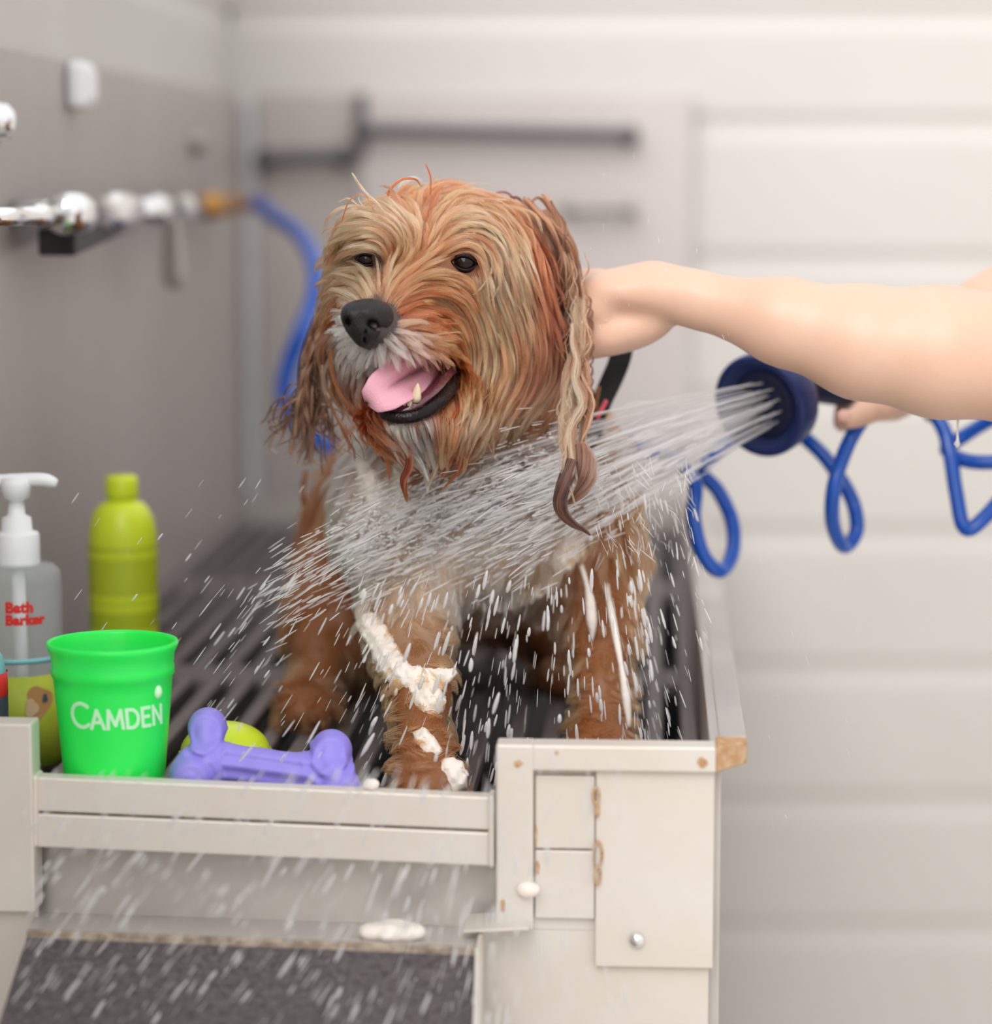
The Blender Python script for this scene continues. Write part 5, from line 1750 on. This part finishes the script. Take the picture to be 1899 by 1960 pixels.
foam_on = Sdf()
def fo(pts, Y, rads, off=0.0):
    q = resample(catmull(pl(pts, Y), 5), 5 * len(pts))
    rr__ = np.interp(np.linspace(0, 1, len(q)), np.linspace(0, 1, len(rads)), [x / 2750. for x in rads])
    foam_on.chain(list(q), list(rr__), .008)
def on_body(px, py, off=0.002):
    y, hit = surf_y(BD, px, py)
    return y - off
def fob(pts, rads, off=-.0045):
    ys = []
    for a, b in pts:
        y, hit = surf_y(BD, a, b)
        ys.append((y if hit or not ys else ys[-1]) - (off if hit or not ys else 0))
    fo(pts, ys, rads)
fob([(690, 880), (715, 930), (735, 985)], [8, 14, 10])
fob([(770, 880), (775, 940), (760, 1000)], [10, 13, 8])
fob([(700, 1150), (705, 1190), (728, 1225), (748, 1270), (780, 1298), (830, 1300), (862, 1290)], [12, 20, 17, 13, 17, 24, 12])
fob([(705, 1085), (712, 1140)], [13, 6])
fob([(812, 1330), (825, 1352)], [14, 17])
fob([(930, 1158), (970, 1152), (1020, 1130), (1060, 1100)], [6, 9, 9, 5])
fob([(860, 1470), (872, 1500)], [14, 12])
fob([(1080, 1020), (1100, 1060)], [10, 12])
fob([(880, 1030), (905, 1120), (907, 1160)], [4, 3, 7])
fob([(1065, 1060), (1075, 1080)], [10, 8])
fob([(800, 1400), (830, 1440)], [5, 9])
def foam_noise(p):
    x, y, z = p[..., 0] * 1.0, p[..., 1], p[..., 2]
    return .0015 * (np.sin(x * 620) * np.sin(z * 560 + 1.7) + .7 * np.sin(x * 1180 + z * 900) * np.sin(y * 900 + z * 400))
fm = sdf_obj('foam', foam_on, .0020, M['foam'], None, disp=foam_noise, relax=1)
tag(fm, 'white soap lather running over the dog\'s chest and foreleg', 'foam', kind='stuff')
# milky strings of soap falling from the shoulder
def string(pts, Y, rads, label):
    q = resample(catmull(pl(pts, Y), 8), 40)
    v, f = tube(q, np.interp(np.linspace(0, 1, 40), np.linspace(0, 1, len(rads)), [x / 2750. for x in rads]), 12)
    o = mesh_obj('soap_drip', v, f, M['foam'])
    return tag(o, label, 'soap drip', 'soap drips falling off the dog')
string([(1098, 1050), (1115, 1090), (1128, 1140), (1133, 1190), (1134, 1222)], [1.925, 1.90, 1.895, 1.89, 1.89], [9, 7, 5, 5, 10, 11, 3], 'short soap drip with a round end hanging over the dog\'s foreleg')
string([(1160, 1120), (1170, 1170), (1183, 1240), (1195, 1310), (1203, 1370), (1204, 1392)], [1.92, 1.88, 1.86, 1.85, 1.845, 1.845], [7, 5, 7, 7, 5, 9, 4], 'longest white soap drip falling from the shoulder to the tub corner')
string([(1190, 1110), (1196, 1180), (1205, 1240), (1209, 1290)], [1.945, 1.925, 1.92, 1.92], [6, 4, 3, 2], 'thin soap drip beside the longest one')

# foam on the step and the rail
def puff(cx, cy, cz, rx, ry, rz, n, seed, name, label):
    S = Sdf()
    rr = random.Random(seed)
    for _ in range(n):
        t, q = rr.uniform(0, 6.28), math.sqrt(rr.random())
        s = rr.uniform(.35, .6) * rz
        S.ell((cx + rx * q * math.cos(t), cy + ry * q * math.sin(t), cz + s * .4 * (1.3 - q)), (s * 1.6, s * 1.4, s), .004)
    o = sdf_obj(name, S, .0014, M['foam'], None, relax=1)
    return tag(o, label, 'foam', kind='stuff')
cpf = T(*[*tub(750, 1786, 1.625)][:1], 1.625, tub(750, 1786, 1.625)[1])
zst = (zl + zr) * .5 - .004
k_st = (750 - 52) / (910 - 52)
puff(cpf[0], cpf[1], zl + (zr - zl) * k_st + .001, .017, .012, .007, 26, 3, 'foam_puff', 'white foam puff lying on the tread of the step')
pq = tub(709, 1508, B0 + .01)
cpr = T(pq[0], B0 + .01, pq[1])
puff(cpr[0], cpr[1], cpr[2] + .002, .002, .002, .004, 4, 5, 'foam_dab', 'small foam dab on the upper gate bar by the paw')
pq = tub(1010, 1705, B0 - .006)
cpr = T(pq[0], B0 - .005, pq[1])
puff(cpr[0], cpr[1], cpr[2], .004, .001, .005, 9, 6, 'foam_dab', 'foam splat low on the steel post')

class Drops:
    def __init__(s): s.v, s.f, s.n = [], [], 0
    def add(s, c, d, L, r, seg=6):
        d = np.asarray(d, float); d = d / np.linalg.norm(d)
        a = np.array([0, 0, 1.0]) if abs(d[2]) < .9 else np.array([1.0, 0, 0])
        n = np.cross(d, a); n /= np.linalg.norm(n)
        b = np.cross(d, n)
        zs = (-.5, -.42, -.15, .2, .42, .5)
        rs = (.0, .55, .95, 1.0, .6, .0)
        th = np.arange(seg) * 2 * math.pi / seg
        for z, q in zip(zs, rs):
            s.v.append(c + d * (z * L) + r * max(q, .02) * (np.cos(th)[:, None] * n + np.sin(th)[:, None] * b))
        o = s.n
        for i in range(5):
            for j in range(seg):
                k = (j + 1) % seg
                s.f.append((o + i * seg + j, o + i * seg + k, o + (i + 1) * seg + k, o + (i + 1) * seg + j))
        s.n += 6 * seg
    def build(s, name, m, label, cat):
        o = mesh_obj(name, np.vstack(s.v), s.f, m)
        return tag(o, label, cat, kind='stuff')

# jets: continuous near the sprayer, breaking up on the way to the chest
JT = MB()
SP = Drops()
tgt = P(935, 990, 1.832)
main = tgt - NZ0
ends = []
jets = holes + [(a_ * .8 + .002, b_ * .75 - .002) for a_, b_ in holes[1:]]
for i, (hx, hy) in enumerate(jets):
    p0 = NZ(hx, hy, -.004)
    wob_ = RND.gauss(0, .004)
    p1 = tgt + ux * hx * 2.5 + uy * hy * 2.6 + np.array([0, 0, wob_])
    L = p1 - p0
    q = np.array([p0 + L * t + np.array([0, 0, -.010 * t * (t - 1)]) for t in np.linspace(0, 1, 40)])
    n1 = int(40 * RND.uniform(.75, .98))
    v, f = tube(q[:n1], [(.0007 + .0003 * math.sin(k * .9 + i) * min(1, k / 8) + .0006 * k / 40) * min(1, (n1 - k) / 6.0 + .1) for k in range(n1)], 8)
    JT.add(v, f)
    for k in range(44):
        t = RND.uniform(.25, 1.05)
        c = p0 + L * t + NR.normal(0, .0025 + .0045 * t, 3)
        SP.add(c, L + NR.normal(0, .02, 3), RND.uniform(.006, .026), RND.uniform(.0002, .0006))
me_v = np.array(JT.v)
o = mesh_obj('water_jets', me_v, JT.f, M['spray'])
tag(o, 'bundle of white water jets leaving the blue sprayer', 'water', kind='stuff')
dirv = main / np.linalg.norm(main)
def gaps(px_, py_):
    a_, b_ = px_ * .91 - py_ * .42, px_ * .42 + py_ * .91
    return .5 + .5 * math.sin(b_ * .085 + 1.3 * math.sin(a_ * .021)) * math.sin(a_ * .033 + b_ * .05)
for k in range(4600):                                   # spray bursting over the chest
    t = RND.random()
    px_, py_ = 1130 - 470 * t + RND.gauss(0, 22), 925 + 115 * t + RND.gauss(0, 30 + 20 * t)
    if gaps(px_, py_) < RND.uniform(.1, .75):
        continue
    Y = 1.842 + .010 * t + RND.uniform(-.010, .012)
    big = RND.random() ** 3
    SP.add(P(px_, py_, Y), np.array([-1, .05, -.44 + RND.gauss(0, .07)]), RND.uniform(.005, .024) * (.6 + .6 * big), .00015 + .0007 * big)
for k in range(1500):                                   # froth thrown up where it lands
    t = RND.random()
    px_, py_ = 1090 - 420 * t + RND.gauss(0, 26), 905 + 130 * t + RND.gauss(0, 38)
    SP.add(P(px_, py_, 1.850 + RND.uniform(-.010, .010)), np.array([-1, .2, -.5 + RND.gauss(0, .5)]), RND.uniform(.0010, .0055), RND.uniform(.0003, .0011), 5)
for k in range(170):                                    # past the chest, to the lower left
    t = RND.random()
    px_, py_ = 700 - 190 * t + RND.gauss(0, 14), 1040 + 120 * t + RND.gauss(0, 45)
    SP.add(P(px_, py_, 1.80 + RND.uniform(-.02, .04)), np.array([-1, 0, -.60 + RND.gauss(0, .1)]), RND.uniform(.006, .022), RND.uniform(.00025, .0007))
for k in range(160):                                    # rebounding past the shoulder
    px_, py_ = RND.uniform(1140, 1330), RND.uniform(890, 1080)
    SP.add(P(px_, py_, RND.uniform(1.78, 1.88)), np.array([RND.gauss(.3, .5), 0, -1]), RND.uniform(.004, .016), RND.uniform(.00015, .0004))
SP.build('water_spray', M['spray'], 'white water spray bursting across the dog\'s chest', 'water spray')

DR = Drops()
def fall(n, x0, x1, y0, y1, Y0, Y1, rmin, rmax, lmin, lmax):
    for _ in range(n):
        px_, py_ = RND.uniform(x0, x1), RND.uniform(y0, y1)
        r_ = rmin + (rmax - rmin) * RND.random() ** 2.5
        sx_ = np.clip((px_ - 1080) / 800.0, -.75, .4)
        DR.add(P(px_, py_, RND.uniform(Y0, Y1)), np.array([sx_ + RND.gauss(0, .06), 0, -1]), RND.uniform(lmin, lmax) * (1 + r_ / rmax * .4), r_)
fall(430, 690, 1250, 1110, 1500, 1.70, 1.84, .0002, .0017, .004, .013)
fall(170, 1180, 1360, 960, 1440, 1.72, 1.88, .00015, .0010, .004, .013)
fall(110, 380, 700, 1100, 1480, 1.68, 1.82, .0002, .0010, .004, .014)
fall(560, 40, 980, 1480, 1960, 1.50, 1.60, .0002, .0014, .005, .016)
fall(110, 940, 1200, 1450, 1960, 1.50, 1.60, .0002, .0012, .005, .014)
fall(35, 140, 600, 900, 1300, 1.70, 1.85, .0002, .0009, .003, .009)
fall(45, 1100, 1420, 260, 700, 1.74, 1.84, .0001, .0003, .001, .004)
fall(30, 1420, 1650, 950, 1600, 1.70, 1.85, .0001, .0003, .002, .006)
DR.build('water_drops', M['drop'], 'many small water drops falling around the dog and over the gate', 'water drops')

# single drops hanging from the ear and the elbow
v, f = ball(P(1131, 1030, 1.853), .0018, 12, (1, 1, 1.1))
tag(mesh_obj('water_drop', v, f, M['drop']), 'clear water drop hanging from the tip of the twisted ear hair', 'water drop')
dq = P(1833, 800, 1.80)
DY = 1.84
v, f = tube([P(1833, 790, DY), P(1834, 805, DY), P(1833, 825, DY), P(1833, 842, DY), P(1832, 850, DY), P(1832, 857, DY)], [.0022, .0009, .0006, .0012, .0024, .0006], 12)
tag(mesh_obj('water_drop', v, f, M['drop']), 'drawn-out water drop falling from the underside of the forearm', 'water drop')
